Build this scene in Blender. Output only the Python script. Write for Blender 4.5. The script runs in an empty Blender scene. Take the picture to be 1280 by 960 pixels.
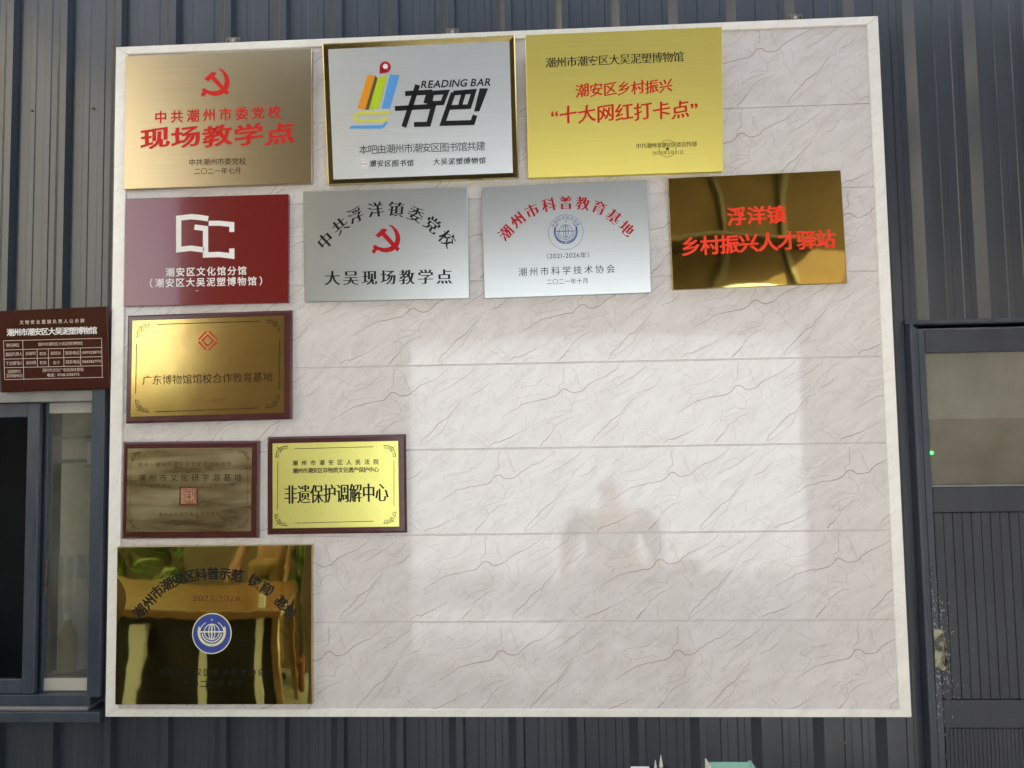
import bpy, bmesh, math, random
from mathutils import Vector, Matrix
R = math.radians
random.seed(7)
sc = bpy.context.scene
C = sc.collection
# ---------------------------------------------------------------- camera
ZS = 0.70                                   # height of the board's lower edge above the floor
CP = Vector((1.5825, -2.6898, 0.9844 + ZS)); YAW, PITCH, ROLL, FPX = -0.0459, 0.0618, -0.0167, 950.0
def cam_axes():
    cy, sy, cp, sp, cr, sr = math.cos(YAW), math.sin(YAW), math.cos(PITCH), math.sin(PITCH), math.cos(ROLL), math.sin(ROLL)
    f = Vector((sy*cp, cy*cp, sp)); r = Vector((cy, -sy, 0)); u = r.cross(f)
    return r*cr + u*sr, u*cr - r*sr, f
AR, AU, AF = cam_axes()
cam = bpy.data.cameras.new('camera'); co = bpy.data.objects.new('camera', cam); C.objects.link(co)
m = Matrix.Identity(4)
for i in range(3):
    m[i][0], m[i][1], m[i][2], m[i][3] = AR[i], AU[i], -AF[i], CP[i]
co.matrix_world = m
cam.sensor_width = 36; cam.lens = FPX/1280*36; cam.clip_start = .05; cam.clip_end = 500
sc.camera = co
# ---------------------------------------------------------------- world, sun, exposure
SUN = Vector((.66, .45, .60)).normalized()
w = bpy.data.worlds.new('World'); sc.world = w; w.use_nodes = True
nt = w.node_tree; bg = nt.nodes['Background']; sky = nt.nodes.new('ShaderNodeTexSky')
sky.sky_type = 'NISHITA'; sky.sun_disc = False
sky.sun_elevation = math.asin(SUN.z); sky.sun_rotation = math.atan2(SUN.x, SUN.y)
sky.air_density = 1.0; sky.dust_density = 2.0
hs = nt.nodes.new('ShaderNodeHueSaturation'); hs.inputs['Saturation'].default_value = .5      # milky humid sky
nt.links.new(sky.outputs[0], hs.inputs['Color']); nt.links.new(hs.outputs[0], bg.inputs[0]); bg.inputs[1].default_value = 0.15
sl = bpy.data.lights.new('sun', 'SUN'); sl.energy = 4.2; sl.angle = R(.53); sl.color = (1, .96, .90)
so = bpy.data.objects.new('sun', sl); C.objects.link(so); so.rotation_euler = (-SUN).to_track_quat('-Z', 'Y').to_euler()
vs = sc.view_settings; vs.view_transform = 'Standard'; vs.look = 'None'; vs.gamma = 1; vs.exposure = 1.94
# ---------------------------------------------------------------- helpers
def W(px, py, Y=0.0):
    """point of the plane y = Y seen at photo position (px, py)"""
    d = AF + AR*((px-640)/FPX) - AU*((py-480)/FPX)
    return CP + d*((Y-CP.y)/d.y)
def tag(o, label=None, cat=None, group=None, kind=None):
    if label: o['label'] = label
    if cat: o['category'] = cat
    if group: o['group'] = group
    if kind: o['kind'] = kind
    return o
def link(o, parent=None):
    C.objects.link(o)
    if parent: o.parent = parent
    return o
def empty(name, loc=(0, 0, 0), rot=(0, 0, 0), label=None, cat=None, group=None, kind=None):
    o = bpy.data.objects.new(name, None); o.location = loc; o.rotation_euler = rot; o.empty_display_size = .05
    return tag(link(o), label, cat, group, kind)
class MB:
    def __init__(s): s.v = []; s.f = []
    def poly(s, pts):
        n = len(s.v); s.v += [tuple(p) for p in pts]; s.f.append(tuple(range(n, n+len(pts)))); return s
    def box(s, a, b, bev=0.0, mat=None):
        x0, y0, z0 = (min(a[i], b[i]) for i in range(3)); x1, y1, z1 = (max(a[i], b[i]) for i in range(3))
        bm = bmesh.new(); bmesh.ops.create_cube(bm, size=1)
        for v in bm.verts: v.co = Vector((x0+(v.co.x+.5)*(x1-x0), y0+(v.co.y+.5)*(y1-y0), z0+(v.co.z+.5)*(z1-z0)))
        if bev: bmesh.ops.bevel(bm, geom=bm.edges[:], offset=bev, segments=1, affect='EDGES')
        s.add_bm(bm, mat); return s
    def add_bm(s, bm, mat=None):
        n = len(s.v); bm.verts.index_update()
        s.v += [tuple((mat @ v.co) if mat else v.co) for v in bm.verts]
        s.f += [tuple(n+v.index for v in f.verts) for f in bm.faces]; bm.free()
    def cyl(s, p, q, r0, r1=None, n=14, caps=True):
        p, q = Vector(p), Vector(q); r1 = r0 if r1 is None else r1
        d = (q-p).normalized(); a = d.orthogonal().normalized(); b = d.cross(a); k = len(s.v)
        for c, r in ((p, r0), (q, r1)):
            for i in range(n):
                t = 2*math.pi*i/n; s.v.append(tuple(c + a*(r*math.cos(t)) + b*(r*math.sin(t))))
        for i in range(n): s.f.append((k+i, k+(i+1) % n, k+n+(i+1) % n, k+n+i))
        if caps: s.f.append(tuple(k+i for i in range(n))[::-1]); s.f.append(tuple(k+n+i for i in range(n)))
        return s
    def tube(s, pts, r, n=8):
        for a, b in zip(pts, pts[1:]): s.cyl(a, b, r, n=n)
        return s
    def build(s, name, mat, parent=None, smooth=False, **kw):
        me = bpy.data.meshes.new(name); me.from_pydata(s.v, [], s.f); me.update()
        if mat: me.materials.append(mat)
        if smooth:
            for p in me.polygons: p.use_smooth = True
        o = bpy.data.objects.new(name, me)
        return tag(link(o, parent), **kw)
# ---------------------------------------------------------------- materials
def newmat(name):
    m = bpy.data.materials.new(name); m.use_nodes = True
    return m, m.node_tree, m.node_tree.nodes['Principled BSDF']
def col(c): return (c[0], c[1], c[2], 1)
def mat(name, c, rough=.5, metal=0, c2=None, scale=8, stretch=(1, 1, 1), detail=4, bump=0, bscale=None, bstretch=None,
        rvar=0, spec=.5, coat=0, crough=.1, lo=.35, hi=.65, aniso=0):
    m, t, b = newmat(name); N = t.nodes; Lk = t.links
    b.inputs['Base Color'].default_value = col(c); b.inputs['Roughness'].default_value = rough; b.inputs['Metallic'].default_value = metal
    b.inputs['Specular IOR Level'].default_value = spec; b.inputs['Coat Weight'].default_value = coat; b.inputs['Coat Roughness'].default_value = crough
    b.inputs['Anisotropic'].default_value = aniso
    tc = N.new('ShaderNodeTexCoord'); mp = N.new('ShaderNodeMapping'); mp.inputs['Scale'].default_value = stretch
    Lk.new(tc.outputs['Object'], mp.inputs[0])
    n = N.new('ShaderNodeTexNoise'); n.inputs['Scale'].default_value = scale; n.inputs['Detail'].default_value = detail; Lk.new(mp.outputs[0], n.inputs[0])
    if c2:
        r = N.new('ShaderNodeValToRGB'); r.color_ramp.elements[0].position = lo; r.color_ramp.elements[1].position = hi
        r.color_ramp.elements[0].color = col(c); r.color_ramp.elements[1].color = col(c2)
        Lk.new(n.outputs[0], r.inputs[0]); Lk.new(r.outputs[0], b.inputs['Base Color'])
    if rvar:
        mr = N.new('ShaderNodeMapRange'); mr.inputs[1].default_value = .3; mr.inputs[2].default_value = .7
        mr.inputs[3].default_value = rough-rvar; mr.inputs[4].default_value = rough+rvar
        Lk.new(n.outputs[0], mr.inputs[0]); Lk.new(mr.outputs[0], b.inputs['Roughness'])
    if bump:
        mp2 = N.new('ShaderNodeMapping'); mp2.inputs['Scale'].default_value = bstretch or stretch; Lk.new(tc.outputs['Object'], mp2.inputs[0])
        n2 = N.new('ShaderNodeTexNoise'); n2.inputs['Scale'].default_value = bscale or scale; n2.inputs['Detail'].default_value = 3; Lk.new(mp2.outputs[0], n2.inputs[0])
        bp = N.new('ShaderNodeBump'); bp.inputs['Strength'].default_value = 1; bp.inputs['Distance'].default_value = bump
        Lk.new(n2.outputs[0], bp.inputs['Height']); Lk.new(bp.outputs[0], b.inputs['Normal'])
    return m
M = {}
M['steel_paint'] = mat('steel_paint', (.021, .030, .042), .45, coat=.45, crough=.15, c2=(.032, .040, .050), scale=3, stretch=(5, 5, .6), bump=.0006, bscale=14, bstretch=(1, 1, .2), rvar=.05, spec=.55, lo=.3, hi=.75)
M['frame_paint'] = mat('frame_paint', (.034, .047, .068), .38, c2=(.050, .064, .082), scale=5, stretch=(4, 4, .8), rvar=.06, bump=.0002, bscale=30)
M['pale_frame'] = mat('pale_frame', (.26, .26, .24), .45, c2=(.20, .20, .19), scale=9)
M['dark_door'] = mat('dark_door', (.026, .031, .040), .5, c2=(.040, .045, .052), scale=4, stretch=(3, 3, .7), rvar=.08, bump=.0003, bscale=60)
M['gold_brush'] = mat('gold_brush', (.82, .70, .18), .45, 1, c2=(.78, .66, .165), scale=60, stretch=(.05, 1, 6), bump=.00006, bscale=90, bstretch=(.04, 1, 8))
M['bronze_brush'] = mat('bronze_brush', (.50, .405, .25), .30, 1, c2=(.465, .375, .23), scale=60, stretch=(.05, 1, 6), bump=.00006, bscale=90, bstretch=(.04, 1, 8))
M['silver_brush2'] = mat('silver_brush_bright', (.76, .79, .79), .45, 1, c2=(.72, .75, .75), scale=60, stretch=(.05, 1, 6), bump=.00006, bscale=90, bstretch=(.04, 1, 8))
M['silver_brush'] = mat('silver_brush', (.54, .56, .55), .36, 1, c2=(.51, .53, .52), scale=60, stretch=(.05, 1, 6), bump=.00006, bscale=90, bstretch=(.04, 1, 8))
M['gold_mirror'] = mat('gold_mirror', (.72, .55, .16), .04, 1, bump=.0016, bscale=2.6, rvar=.012, scale=5)
M['gold_mirror2'] = mat('gold_mirror2', (.95, .83, .26), .03, 1, bump=.0010, bscale=3.0)
M['gold_edge'] = mat('gold_edge', (.50, .39, .15), .16, 1)
M['gold_satin'] = mat('gold_satin', (.80, .55, .18), .17, 1, c2=(.72, .49, .16), scale=12, bump=.0006, bscale=5)
M['yellow_satin'] = mat('yellow_satin', (.90, .86, .27), .38, 1, c2=(.86, .82, .24), scale=160, bump=.0001, bscale=500)
M['tarnish'] = mat('tarnish', (.40, .31, .16), .32, 1, c2=(.42, .37, .23), scale=7, stretch=(.6, 1, 3), detail=10, bump=.0012, bscale=6, bstretch=(.5, 1, 3), rvar=.12)
M['red_enamel'] = mat('red_enamel', (.165, .012, .010), .16, spec=.6, coat=.6, crough=.06, bump=.0004, bscale=4)
M['wood_frame'] = mat('wood_frame', (.085, .018, .016), .25, c2=(.055, .012, .012), scale=16, stretch=(1, 1, 5), coat=.7, crough=.15)
M['sign_brown'] = mat('sign_brown', (.055, .014, .010), .07, bump=.0003, bscale=4)
M['zinc'] = mat('zinc', (.34, .30, .22), .38, 1, c2=(.16, .14, .11), scale=60)
M['rust'] = mat('rust', (.10, .05, .03), .8, c2=(.18, .15, .12), scale=120)
M['black'] = mat('ink_black', (.012, .012, .012), .5, spec=.18)
M['darkgrey'] = mat('ink_darkgrey', (.03, .035, .04), .5, spec=.18)
M['brown_ink'] = mat('ink_brown', (.030, .016, .007), .5, spec=.18)
M['faint_ink'] = mat('ink_faint', (.12, .07, .028), .45, spec=.18)
M['red_ink'] = mat('ink_red', (.60, .018, .012), .45, spec=.18)
M['deep_red'] = mat('ink_deep_red', (.38, .006, .010), .45, spec=.18)
M['orange_red'] = mat('ink_orange_red', (.85, .055, .02), .4, spec=.18)
M['white_ink'] = mat('ink_white', (.80, .78, .74), .5, spec=.18)
M['cream_ink'] = mat('ink_cream', (.62, .50, .42), .5, spec=.18)
M['blue_ink'] = mat('ink_blue', (.03, .07, .25), .4, spec=.18)
M['badge_blue'] = mat('badge_blue', (.05, .075, .30), .3)
M['badge_line'] = mat('badge_line', (.80, .80, .50), .3)
M['logo_orange'] = mat('logo_orange', (.75, .30, .02), .5, spec=.18)
M['logo_green'] = mat('logo_green', (.45, .62, .02), .5, spec=.18)
M['logo_yellow'] = mat('logo_yellow', (.62, .62, .10), .5, spec=.18)
M['logo_blue'] = mat('logo_blue', (.10, .33, .70), .5, spec=.18)
M['logo_brown'] = mat('logo_brown', (.12, .09, .03), .5, spec=.18)
M['logo_pin'] = mat('logo_pin', (.45, .02, .03), .5, spec=.18)
M['concrete'] = mat('concrete', (.36, .35, .33), .75, c2=(.28, .27, .25), scale=2, bump=.002, bscale=30)
M['ground'] = mat('ground_paving', (.78, .79, .80), .9, c2=(.70, .71, .72), scale=.6, bump=.004, bscale=20)
M['plaster'] = mat('plaster', (.74, .80, .86), .85, c2=(.70, .76, .82), scale=1.2)
M['tan_plaster'] = mat('tan_plaster', (.64, .57, .43), .85, c2=(.60, .53, .39), scale=1.2)
M['inner_wall'] = mat('inner_wall', (.20, .155, .10), .8, c2=(.15, .115, .075), scale=2)
M['ceiling'] = mat('ceiling_steel', (.10, .09, .075), .6, c2=(.14, .125, .10), scale=2)
M['room_dark'] = mat('room_paint', (.07, .07, .065), .9, c2=(.05, .05, .045), scale=2)
M['room_olive'] = mat('room_olive', (.52, .49, .42), .8, c2=(.44, .42, .36), scale=3)
M['grey_cloth'] = mat('grey_cloth', (.42, .43, .41), .9, c2=(.34, .35, .33), scale=6, bump=.002, bscale=10)
M['brown_board'] = mat('brown_board', (.20, .165, .125), .7, c2=(.16, .13, .10), scale=4, stretch=(1, 1, 5))
M['wood_table'] = mat('wood_table', (.30, .17, .07), .3, c2=(.20, .10, .04), scale=5, stretch=(.4, 4, 1), coat=.4)
M['leaf'] = mat('leaf', (.06, .13, .025), .45, c2=(.10, .20, .04), scale=6)
M['pot'] = mat('pot', (.28, .11, .06), .7, c2=(.2, .08, .05), scale=9)
M['trunk'] = mat('trunk', (.12, .08, .05), .9)
M['skin'] = mat('skin', (.48, .27, .18), .5)
M['hair'] = mat('hair', (.015, .012, .01), .5)
M['tan_cloth'] = mat('tan_cloth', (.34, .22, .10), .85, c2=(.28, .18, .08), scale=14)
M['dark_cloth'] = mat('dark_cloth', (.025, .023, .023), .85, c2=(.035, .03, .03), scale=14)
M['paper'] = mat('paper', (.82, .82, .80), .7)
M['book_green'] = mat('book_green', (.13, .30, .23), .45, c2=(.20, .36, .27), scale=12)
M['book_pages'] = mat('book_pages', (.72, .70, .55), .8, c2=(.6, .58, .45), scale=200, stretch=(20, 1, .1))
M['pen'] = mat('pen', (.30, .28, .24), .35, .3)
M['cup'] = mat('cup', (.05, .045, .04), .4)
M['bottle'] = mat('bottle', (.42, .35, .18), .4)
M['box_white'] = mat('box_white', (.7, .7, .68), .6)
M['glass_dark'] = mat('far_window', (.03, .04, .05), .08)
M['worn_brass'] = mat('worn_brass', (.36, .35, .22), .5, .2, c2=(.07, .07, .06), scale=45, detail=6, rvar=.1, lo=.44, hi=.58)
M['scratch'] = mat('scratch', (.50, .50, .46), .6)
def marble(name, lighter=False, warm=False):
    m, t, b = newmat(name); N = t.nodes; Lk = t.links
    tc = N.new('ShaderNodeTexCoord'); mp0 = N.new('ShaderNodeMapping'); mp0.inputs['Rotation'].default_value = (0, R(36), 0); Lk.new(tc.outputs['Object'], mp0.inputs[0])
    mp = N.new('ShaderNodeMapping'); mp.inputs['Scale'].default_value = (1, 1, 3.0); Lk.new(mp0.outputs[0], mp.inputs[0])
    n = N.new('ShaderNodeTexNoise'); n.inputs['Scale'].default_value = 7; n.inputs['Detail'].default_value = 8; n.inputs['Roughness'].default_value = .62; n.inputs['Distortion'].default_value = .6
    Lk.new(mp.outputs[0], n.inputs[0])
    r = N.new('ShaderNodeValToRGB'); e = r.color_ramp.elements
    a, c2 = ((.605, .562, .525), (.680, .645, .612)) if not lighter else ((.80, .77, .69), (.87, .85, .78))
    if warm: a, c2 = (.56, .535, .46), (.66, .64, .56)
    e[0].position = .3; e[1].position = .62; e[0].color = col(a); e[1].color = col(c2)
    Lk.new(n.outputs[0], r.inputs[0])
    # hair-fine veining: thin level lines of a distorted noise
    n2 = N.new('ShaderNodeTexNoise'); n2.inputs['Scale'].default_value = 6; n2.inputs['Detail'].default_value = 7; n2.inputs['Roughness'].default_value = .62; n2.inputs['Distortion'].default_value = 1.0
    Lk.new(mp.outputs[0], n2.inputs[0])
    s1 = N.new('ShaderNodeMath'); s1.operation = 'SUBTRACT'; s1.inputs[1].default_value = .5; Lk.new(n2.outputs[0], s1.inputs[0])
    s2 = N.new('ShaderNodeMath'); s2.operation = 'ABSOLUTE'; Lk.new(s1.outputs[0], s2.inputs[0])
    s3 = N.new('ShaderNodeMapRange'); s3.inputs[1].default_value = 0; s3.inputs[2].default_value = .016; s3.inputs[3].default_value = .62; s3.inputs[4].default_value = 0
    s3.inputs[3].default_value = .2 if lighter else .40; Lk.new(s2.outputs[0], s3.inputs[0])
    mx = N.new('ShaderNodeMix'); mx.data_type = 'RGBA'; Lk.new(s3.outputs[0], mx.inputs[0]); Lk.new(r.outputs[0], mx.inputs[6]); mx.inputs[7].default_value = (.42, .38, .35, 1)
    Lk.new(mx.outputs[2], b.inputs['Base Color'])
    b.inputs['Roughness'].default_value = .62; b.inputs['Coat Weight'].default_value = 1; b.inputs['Coat Roughness'].default_value = .062; b.inputs['Coat IOR'].default_value = 1.5
    b.inputs['Specular IOR Level'].default_value = .35
    # slight ripple of the extruded panel along its length
    mp3 = N.new('ShaderNodeMapping'); mp3.inputs['Scale'].default_value = (.15, 1, 10); Lk.new(tc.outputs['Object'], mp3.inputs[0])
    n3 = N.new('ShaderNodeTexNoise'); n3.inputs['Scale'].default_value = 9; n3.inputs['Detail'].default_value = 2; Lk.new(mp3.outputs[0], n3.inputs[0])
    bp = N.new('ShaderNodeBump'); bp.inputs['Distance'].default_value = .00012; Lk.new(n3.outputs[0], bp.inputs['Height'])
    Lk.new(bp.outputs[0], b.inputs['Coat Normal'])
    return m
M['marble'] = marble('marble_print'); M['marble_trim'] = marble('marble_trim', True)
M['vein'] = mat('vein_print', (.30, .215, .165), .6, c2=(.42, .33, .27), scale=14, coat=1, crough=.062)
M['vein_faint'] = mat('vein_faint_print', (.42, .35, .30), .6, coat=1, crough=.062)
M['groove'] = mat('groove_shadowless', (.40, .35, .31), .7)  # brownish backing colour that shows in the panel joints
def glass(name, tint, refl=.18, rough=.02):
    m, t, b = newmat(name); N = t.nodes; Lk = t.links; N.remove(b)
    tr = N.new('ShaderNodeBsdfTransparent'); tr.inputs[0].default_value = col(tint)
    gl = N.new('ShaderNodeBsdfGlossy'); gl.inputs['Roughness'].default_value = rough
    fr = N.new('ShaderNodeFresnel'); fr.inputs[0].default_value = 1.5
    ad = N.new('ShaderNodeMath'); ad.operation = 'ADD'; ad.inputs[1].default_value = refl; Lk.new(fr.outputs[0], ad.inputs[0])
    df = N.new('ShaderNodeBsdfDiffuse'); df.inputs[0].default_value = (.42, .41, .36, 1)
    tc = N.new('ShaderNodeTexCoord'); dn = N.new('ShaderNodeTexNoise'); dn.inputs['Scale'].default_value = 6; dn.inputs['Detail'].default_value = 6; Lk.new(tc.outputs['Object'], dn.inputs[0])
    dr = N.new('ShaderNodeMapRange'); dr.inputs[1].default_value = .3; dr.inputs[2].default_value = .7; dr.inputs[3].default_value = .07; dr.inputs[4].default_value = .22; Lk.new(dn.outputs[0], dr.inputs[0])
    dm = N.new('ShaderNodeMixShader'); Lk.new(dr.outputs[0], dm.inputs[0]); Lk.new(tr.outputs[0], dm.inputs[1]); Lk.new(df.outputs[0], dm.inputs[2])
    mx = N.new('ShaderNodeMixShader'); Lk.new(ad.outputs[0], mx.inputs[0]); Lk.new(dm.outputs[0], mx.inputs[1]); Lk.new(gl.outputs[0], mx.inputs[2])
    Lk.new(mx.outputs[0], N['Material Output'].inputs[0]); return m
M['glass'] = glass('window_glass', (.86, .87, .83), .02)
def emis(name, c, s):
    m, t, b = newmat(name); b.inputs['Base Color'].default_value = col(c); b.inputs['Emission Color'].default_value = col(c); b.inputs['Emission Strength'].default_value = s; return m
M['led'] = emis('green_led', (.05, 1, .12), 1.2)
# ---------------------------------------------------------------- cladding wall
PX0, PITCH_W, YPAN, YRIB = -0.4132, .2108, .052, .025
def profile(xa, xb):
    pts = []
    k0 = int(math.floor((xa-PX0)/PITCH_W))-1
    k = k0
    while PX0+k*PITCH_W-.07 < xb:
        c = PX0+k*PITCH_W
        for dx, y in ((-.060, YPAN), (-.031, YRIB), (-.007, YRIB), (-.001, YPAN), (.044, YPAN), (.047, YPAN-.003), (.068, YPAN-.003), (.071, YPAN),
                      (.103, YPAN), (.106, YPAN-.003), (.127, YPAN-.003), (.130, YPAN)):
            pts.append((c+dx, y))
        k += 1
    out = []
    def yat(x):
        for (x0, y0), (x1, y1) in zip(pts, pts[1:]):
            if x0 <= x <= x1: return y0+(y1-y0)*(x-x0)/max(1e-9, x1-x0)
        return YPAN
    return [(xa, yat(xa))]+[p for p in pts if xa+1e-5 < p[0] < xb-1e-5]+[(xb, yat(xb))]
def clad(xa, xb, z0, z1, parent):
    """cladding between xa and xb, one sheet for every five ribs"""
    cuts = [xa]; k = math.ceil((xa-PX0+.052)/PITCH_W)
    for j in range(k, k+60):
        x = PX0+j*PITCH_W-.023
        if j % 5 == 2 and xa+.1 < x < xb-.1: cuts.append(x)
    cuts.append(xb)
    for i, (a, b) in enumerate(zip(cuts, cuts[1:])):
        p = profile(a, b); mb = MB(); off = .0007*(i % 2)
        nz = max(1, int((z1-z0)/.25))
        v0 = len(mb.v)
        for j in range(nz+1):
            z = z0+(z1-z0)*j/nz
            for x, y in p: mb.v.append((x, y-off, z))
        n = len(p)
        for j in range(nz):
            for q in range(n-1): mb.f.append((j*n+q, j*n+q+1, (j+1)*n+q+1, (j+1)*n+q))
        mb.build('cladding_sheet', M['steel_paint'], parent)
WX0 = W(133, 700, .03).x; WZT = W(70, 488, .03).z; WZB = W(70, 900, .03).z      # window outline
DX0 = W(1134, 420, .03).x; DZT = W(1200, 404, .03).z                            # door outline
CEIL = 8.0; XW, XE = -2.3, 5.1
wall = empty('cladding_wall', (0, 0, 0), label='dark blue-grey ribbed steel cladding wall behind the marble board', cat='wall')
clad(WX0, DX0, 0, CEIL, wall)
clad(XW, WX0-.001, WZT, CEIL, wall)
clad(XW, WX0-.001, 0, WZB, wall)
clad(DX0+.001, DX0+1.02, DZT+.012, CEIL, wall)
clad(DX0+1.022, XE, 0, CEIL, wall)
for px, py in ((41, 139), (117, 136), (697, 927), (1056, 927), (870, 0-40), (500, -40)):
    p = W(px, py, YPAN); mb = MB()
    mb.cyl((p.x, p.y-.001, p.z), (p.x, p.y-.003, p.z), .006, n=14); w_ = mb.build('screw_washer', M['rust'], wall)
    mb = MB(); mb.cyl((p.x, p.y-.003, p.z), (p.x, p.y-.008, p.z), .004, .0035, n=6); mb.build('screw_head', M['rust'], w_)
fl = MB().box((DX0-.004, YPAN-.022, DZT+.000), (DX0+1.04, YPAN+.02, DZT+.016), .002); fl.build('head_flashing', M['frame_paint'], wall)
# ---------------------------------------------------------------- marble board
BW, BH = 2.7877, 2.44
board = empty('display_board', (0, 0, ZS), label='large marble-print panel board with cream trim on the dark ribbed wall', cat='display board')
# panel joints, measured
zj = [W(1112, y, 0).z-ZS for y in (128, 233, 338, 445, 553, 662, 775)]
zj = [BH-.002]+[.5*(z+(2.1248-.3004*i)) for i, z in enumerate(zj)]+[.002]
VE = [  # traced veins of one print repeat: zoomed px, origin (600, 25), 951 px repeat, 470 px panel height
 (3.2, [(865,25),(830,65),(770,105),(715,125),(670,150),(635,183),(600,192),(575,190),(548,170),(525,172),(500,200),(480,215),(430,225),(380,233),(310,250),(260,280),(195,318)]),
 (2.0, [(550,28),(538,70),(540,130),(510,155),(515,180)]), (1.6, [(580,50),(610,90),(618,130),(635,175)]), (1.8, [(600,88),(605,130)]),
 (2.0, [(1000,30),(990,60),(920,108),(860,145),(790,180)]), (1.5, [(920,108),(870,98),(820,120),(770,150)]),
 (1.4, [(1100,40),(1040,85),(1000,120),(960,160),(940,190)]), (2.2, [(1080,125),(1030,170),(975,190)]),
 (2.8, [(925,222),(880,270),(840,320),(790,350),(745,400),(700,440),(670,490)]), (1.8, [(925,225),(870,300),(835,350),(820,380),(760,430),(668,491)]),
 (1.3, [(960,190),(900,220),(860,260)]),
 (2.0, [(590,325),(540,340),(485,380),(460,420)]), (3.6, [(460,420),(420,460),(390,492)]),
 (1.8, [(560,310),(500,325),(450,345),(430,375)]), (1.4, [(430,330),(440,360),(470,355),(475,385),(450,392)]),
 (1.6, [(650,240),(610,235),(580,255),(570,300),(520,290),(480,300),(475,275)]), (1.3, [(650,240),(680,270),(720,325)]),
 (1.5, [(350,375),(290,405)]), (3.0, [(290,405),(240,430),(180,455),(150,458),(105,490)]), (1.6, [(250,450),(220,475),(190,488)]),
 (1.6, [(235,190),(260,165),(330,155),(380,145),(440,100),(465,80),(462,30)]), (1.5, [(235,190),(290,215),(270,245),(250,265)]),
 (1.3, [(200,70),(240,95),(300,125)]), (1.4, [(860,430),(862,462)]), (1.4, [(925,350),(925,390)]), (1.2, [(500,400),(520,430),(515,465)]),
 (1.3, [(650,175),(670,215),(660,240)]), (1.4, [(525,172),(530,210),(560,225),(575,255)]), (1.3, [(700,170),(720,210),(715,260)]),
 (1.2, [(880,190),(820,220),(780,262)]), (1.4, [(120,500-8),(60,440),(10,410)]), (1.2, [(1010,400),(1050,430),(1080,470)]),
 (1.3, [(290,215),(350,205),(400,195),(440,205)]), (1.2, [(380,360),(420,340),(430,320)]),
]
KNOT = [964, 941, 859+217-1, 959, 719, 637, 840, 862]          # knot column seen in each panel row
FX, FTOP, FBOT, FL_, FR_ = 0, .030, .026, .046, .040            # trim widths
prng = random.Random(3)
for i in range(8):
    z1, z0 = zj[i]-.0005, zj[i+1]+.0005
    x0, x1 = .012, BW-.012
    mb = MB(); g = .0022 if i else .0005
    sec = [(.022, z0-.0014), (.0032, z0-.0014), (.0032, z0), (.0, z0+g), (.0, z1-g*1.6), (.004, z1), (.022, z1)]
    for (ya, za), (yb, zb) in zip(sec, sec[1:]): mb.poly([(x0, ya, za), (x1, ya, za), (x1, yb, zb), (x0, yb, zb)])
    for x in (x0, x1): mb.poly([(x, y, z) for y, z in sec])
    pn = mb.build('panel', M['marble'], board)
    kx = W(KNOT[i], (W(0, 0).y), 0).x if False else None
    zc = z1-.11
    # world x of the knot at that height
    pyc = 480
    for _ in range(6):
        p = W(KNOT[i], pyc, 0); pyc += (p.z-(ZS+zc))*350
    kx = p.x
    strong, faint = MB(), MB()
    sf = .0006383
    for rep in range(-5, 5):
        ox = kx+rep*.6085
        for wd, pl in VE:
            tgt = strong if wd >= 1.9 else faint
            P = []
            for (a, b), (c, d) in zip(pl, pl[1:]):                 # subdivide and roughen
                n = max(1, int(math.hypot(c-a, d-b)/14))
                for q in range(n):
                    f = q/n; P.append((a+(c-a)*f+prng.gauss(0, 1.6), b+(d-b)*f+prng.gauss(0, 1.6)))
            P.append(pl[-1])
            L = [(ox+(a-600)*sf, z1-(b-25)*sf*(z1-z0)/.298) for a, b in P]
            nL = len(L)
            for q in range(nL-1):
                (a, b), (c, d) = L[q], L[q+1]
                if not (.03 < a < BW-.03 and .03 < c < BW-.03): continue
                if not (z0+.003 < b < z1-.0025 and z0+.003 < d < z1-.0025): continue
                l = math.hypot(c-a, d-b) or 1e-6
                t0 = math.sin(math.pi*min(1, (q+.4)/nL)); t1 = math.sin(math.pi*min(1, (q+1.4)/nL))
                w0 = wd*.00046*(.35+.65*t0)*(.8+.4*prng.random())
                w1 = wd*.00046*(.35+.65*t1)
                nx, nz_ = -(d-b)/l, (c-a)/l
                tgt.poly([(a-nx*w0, -.00025, b-nz_*w0), (c-nx*w1, -.00025, d-nz_*w1), (c+nx*w1, -.00025, d+nz_*w1), (a+nx*w0, -.00025, b+nz_*w0)])
    strong.build('vein', M['vein'], pn, kind='stuff'); faint.build('vein', M['vein_faint'], pn, kind='stuff')
MB().box((.01, .0225, .01), (BW-.01, .0268, BH-.01)).build('backing_sheet', M['groove'], board)
def strip(a, b, c, d, y0, y1):
    """mitred trim: a,b outer corners; c,d inner corners (x,z)"""
    mb = MB(); q = [a, b, c, d]; cx = sum(p[0] for p in q)/4; cz = sum(p[1] for p in q)/4
    s = [(p[0]+(cx-p[0])*.0, p[1]) for p in q]
    e = .0018
    def inset(p, o): return p
    bm = bmesh.new(); vs_ = [bm.verts.new((p[0], y0, p[1])) for p in s]; f = bm.faces.new(vs_)
    r = bmesh.ops.extrude_face_region(bm, geom=[f])
    for v in [g for g in r['geom'] if isinstance(g, bmesh.types.BMVert)]: v.co.y = y1
    bmesh.ops.recalc_face_normals(bm, faces=bm.faces[:])
    bmesh.ops.bevel(bm, geom=[ed for ed in bm.edges if abs(ed.verts[0].co.y-y0) < 1e-6 and abs(ed.verts[1].co.y-y0) < 1e-6], offset=e, segments=2, affect='EDGES')
    mb.add_bm(bm); return mb.build('trim_strip', M['marble_trim'], board)
gp = .0008
yo, yi = -.007, .0265
strip((0, BH), (BW, BH), (BW-FR_, BH-FTOP), (FL_, BH-FTOP), yo, yi)
strip((BW, BH-gp), (BW, gp), (BW-FR_, FBOT+gp), (BW-FR_, BH-FTOP-gp), yo, yi)
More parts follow.
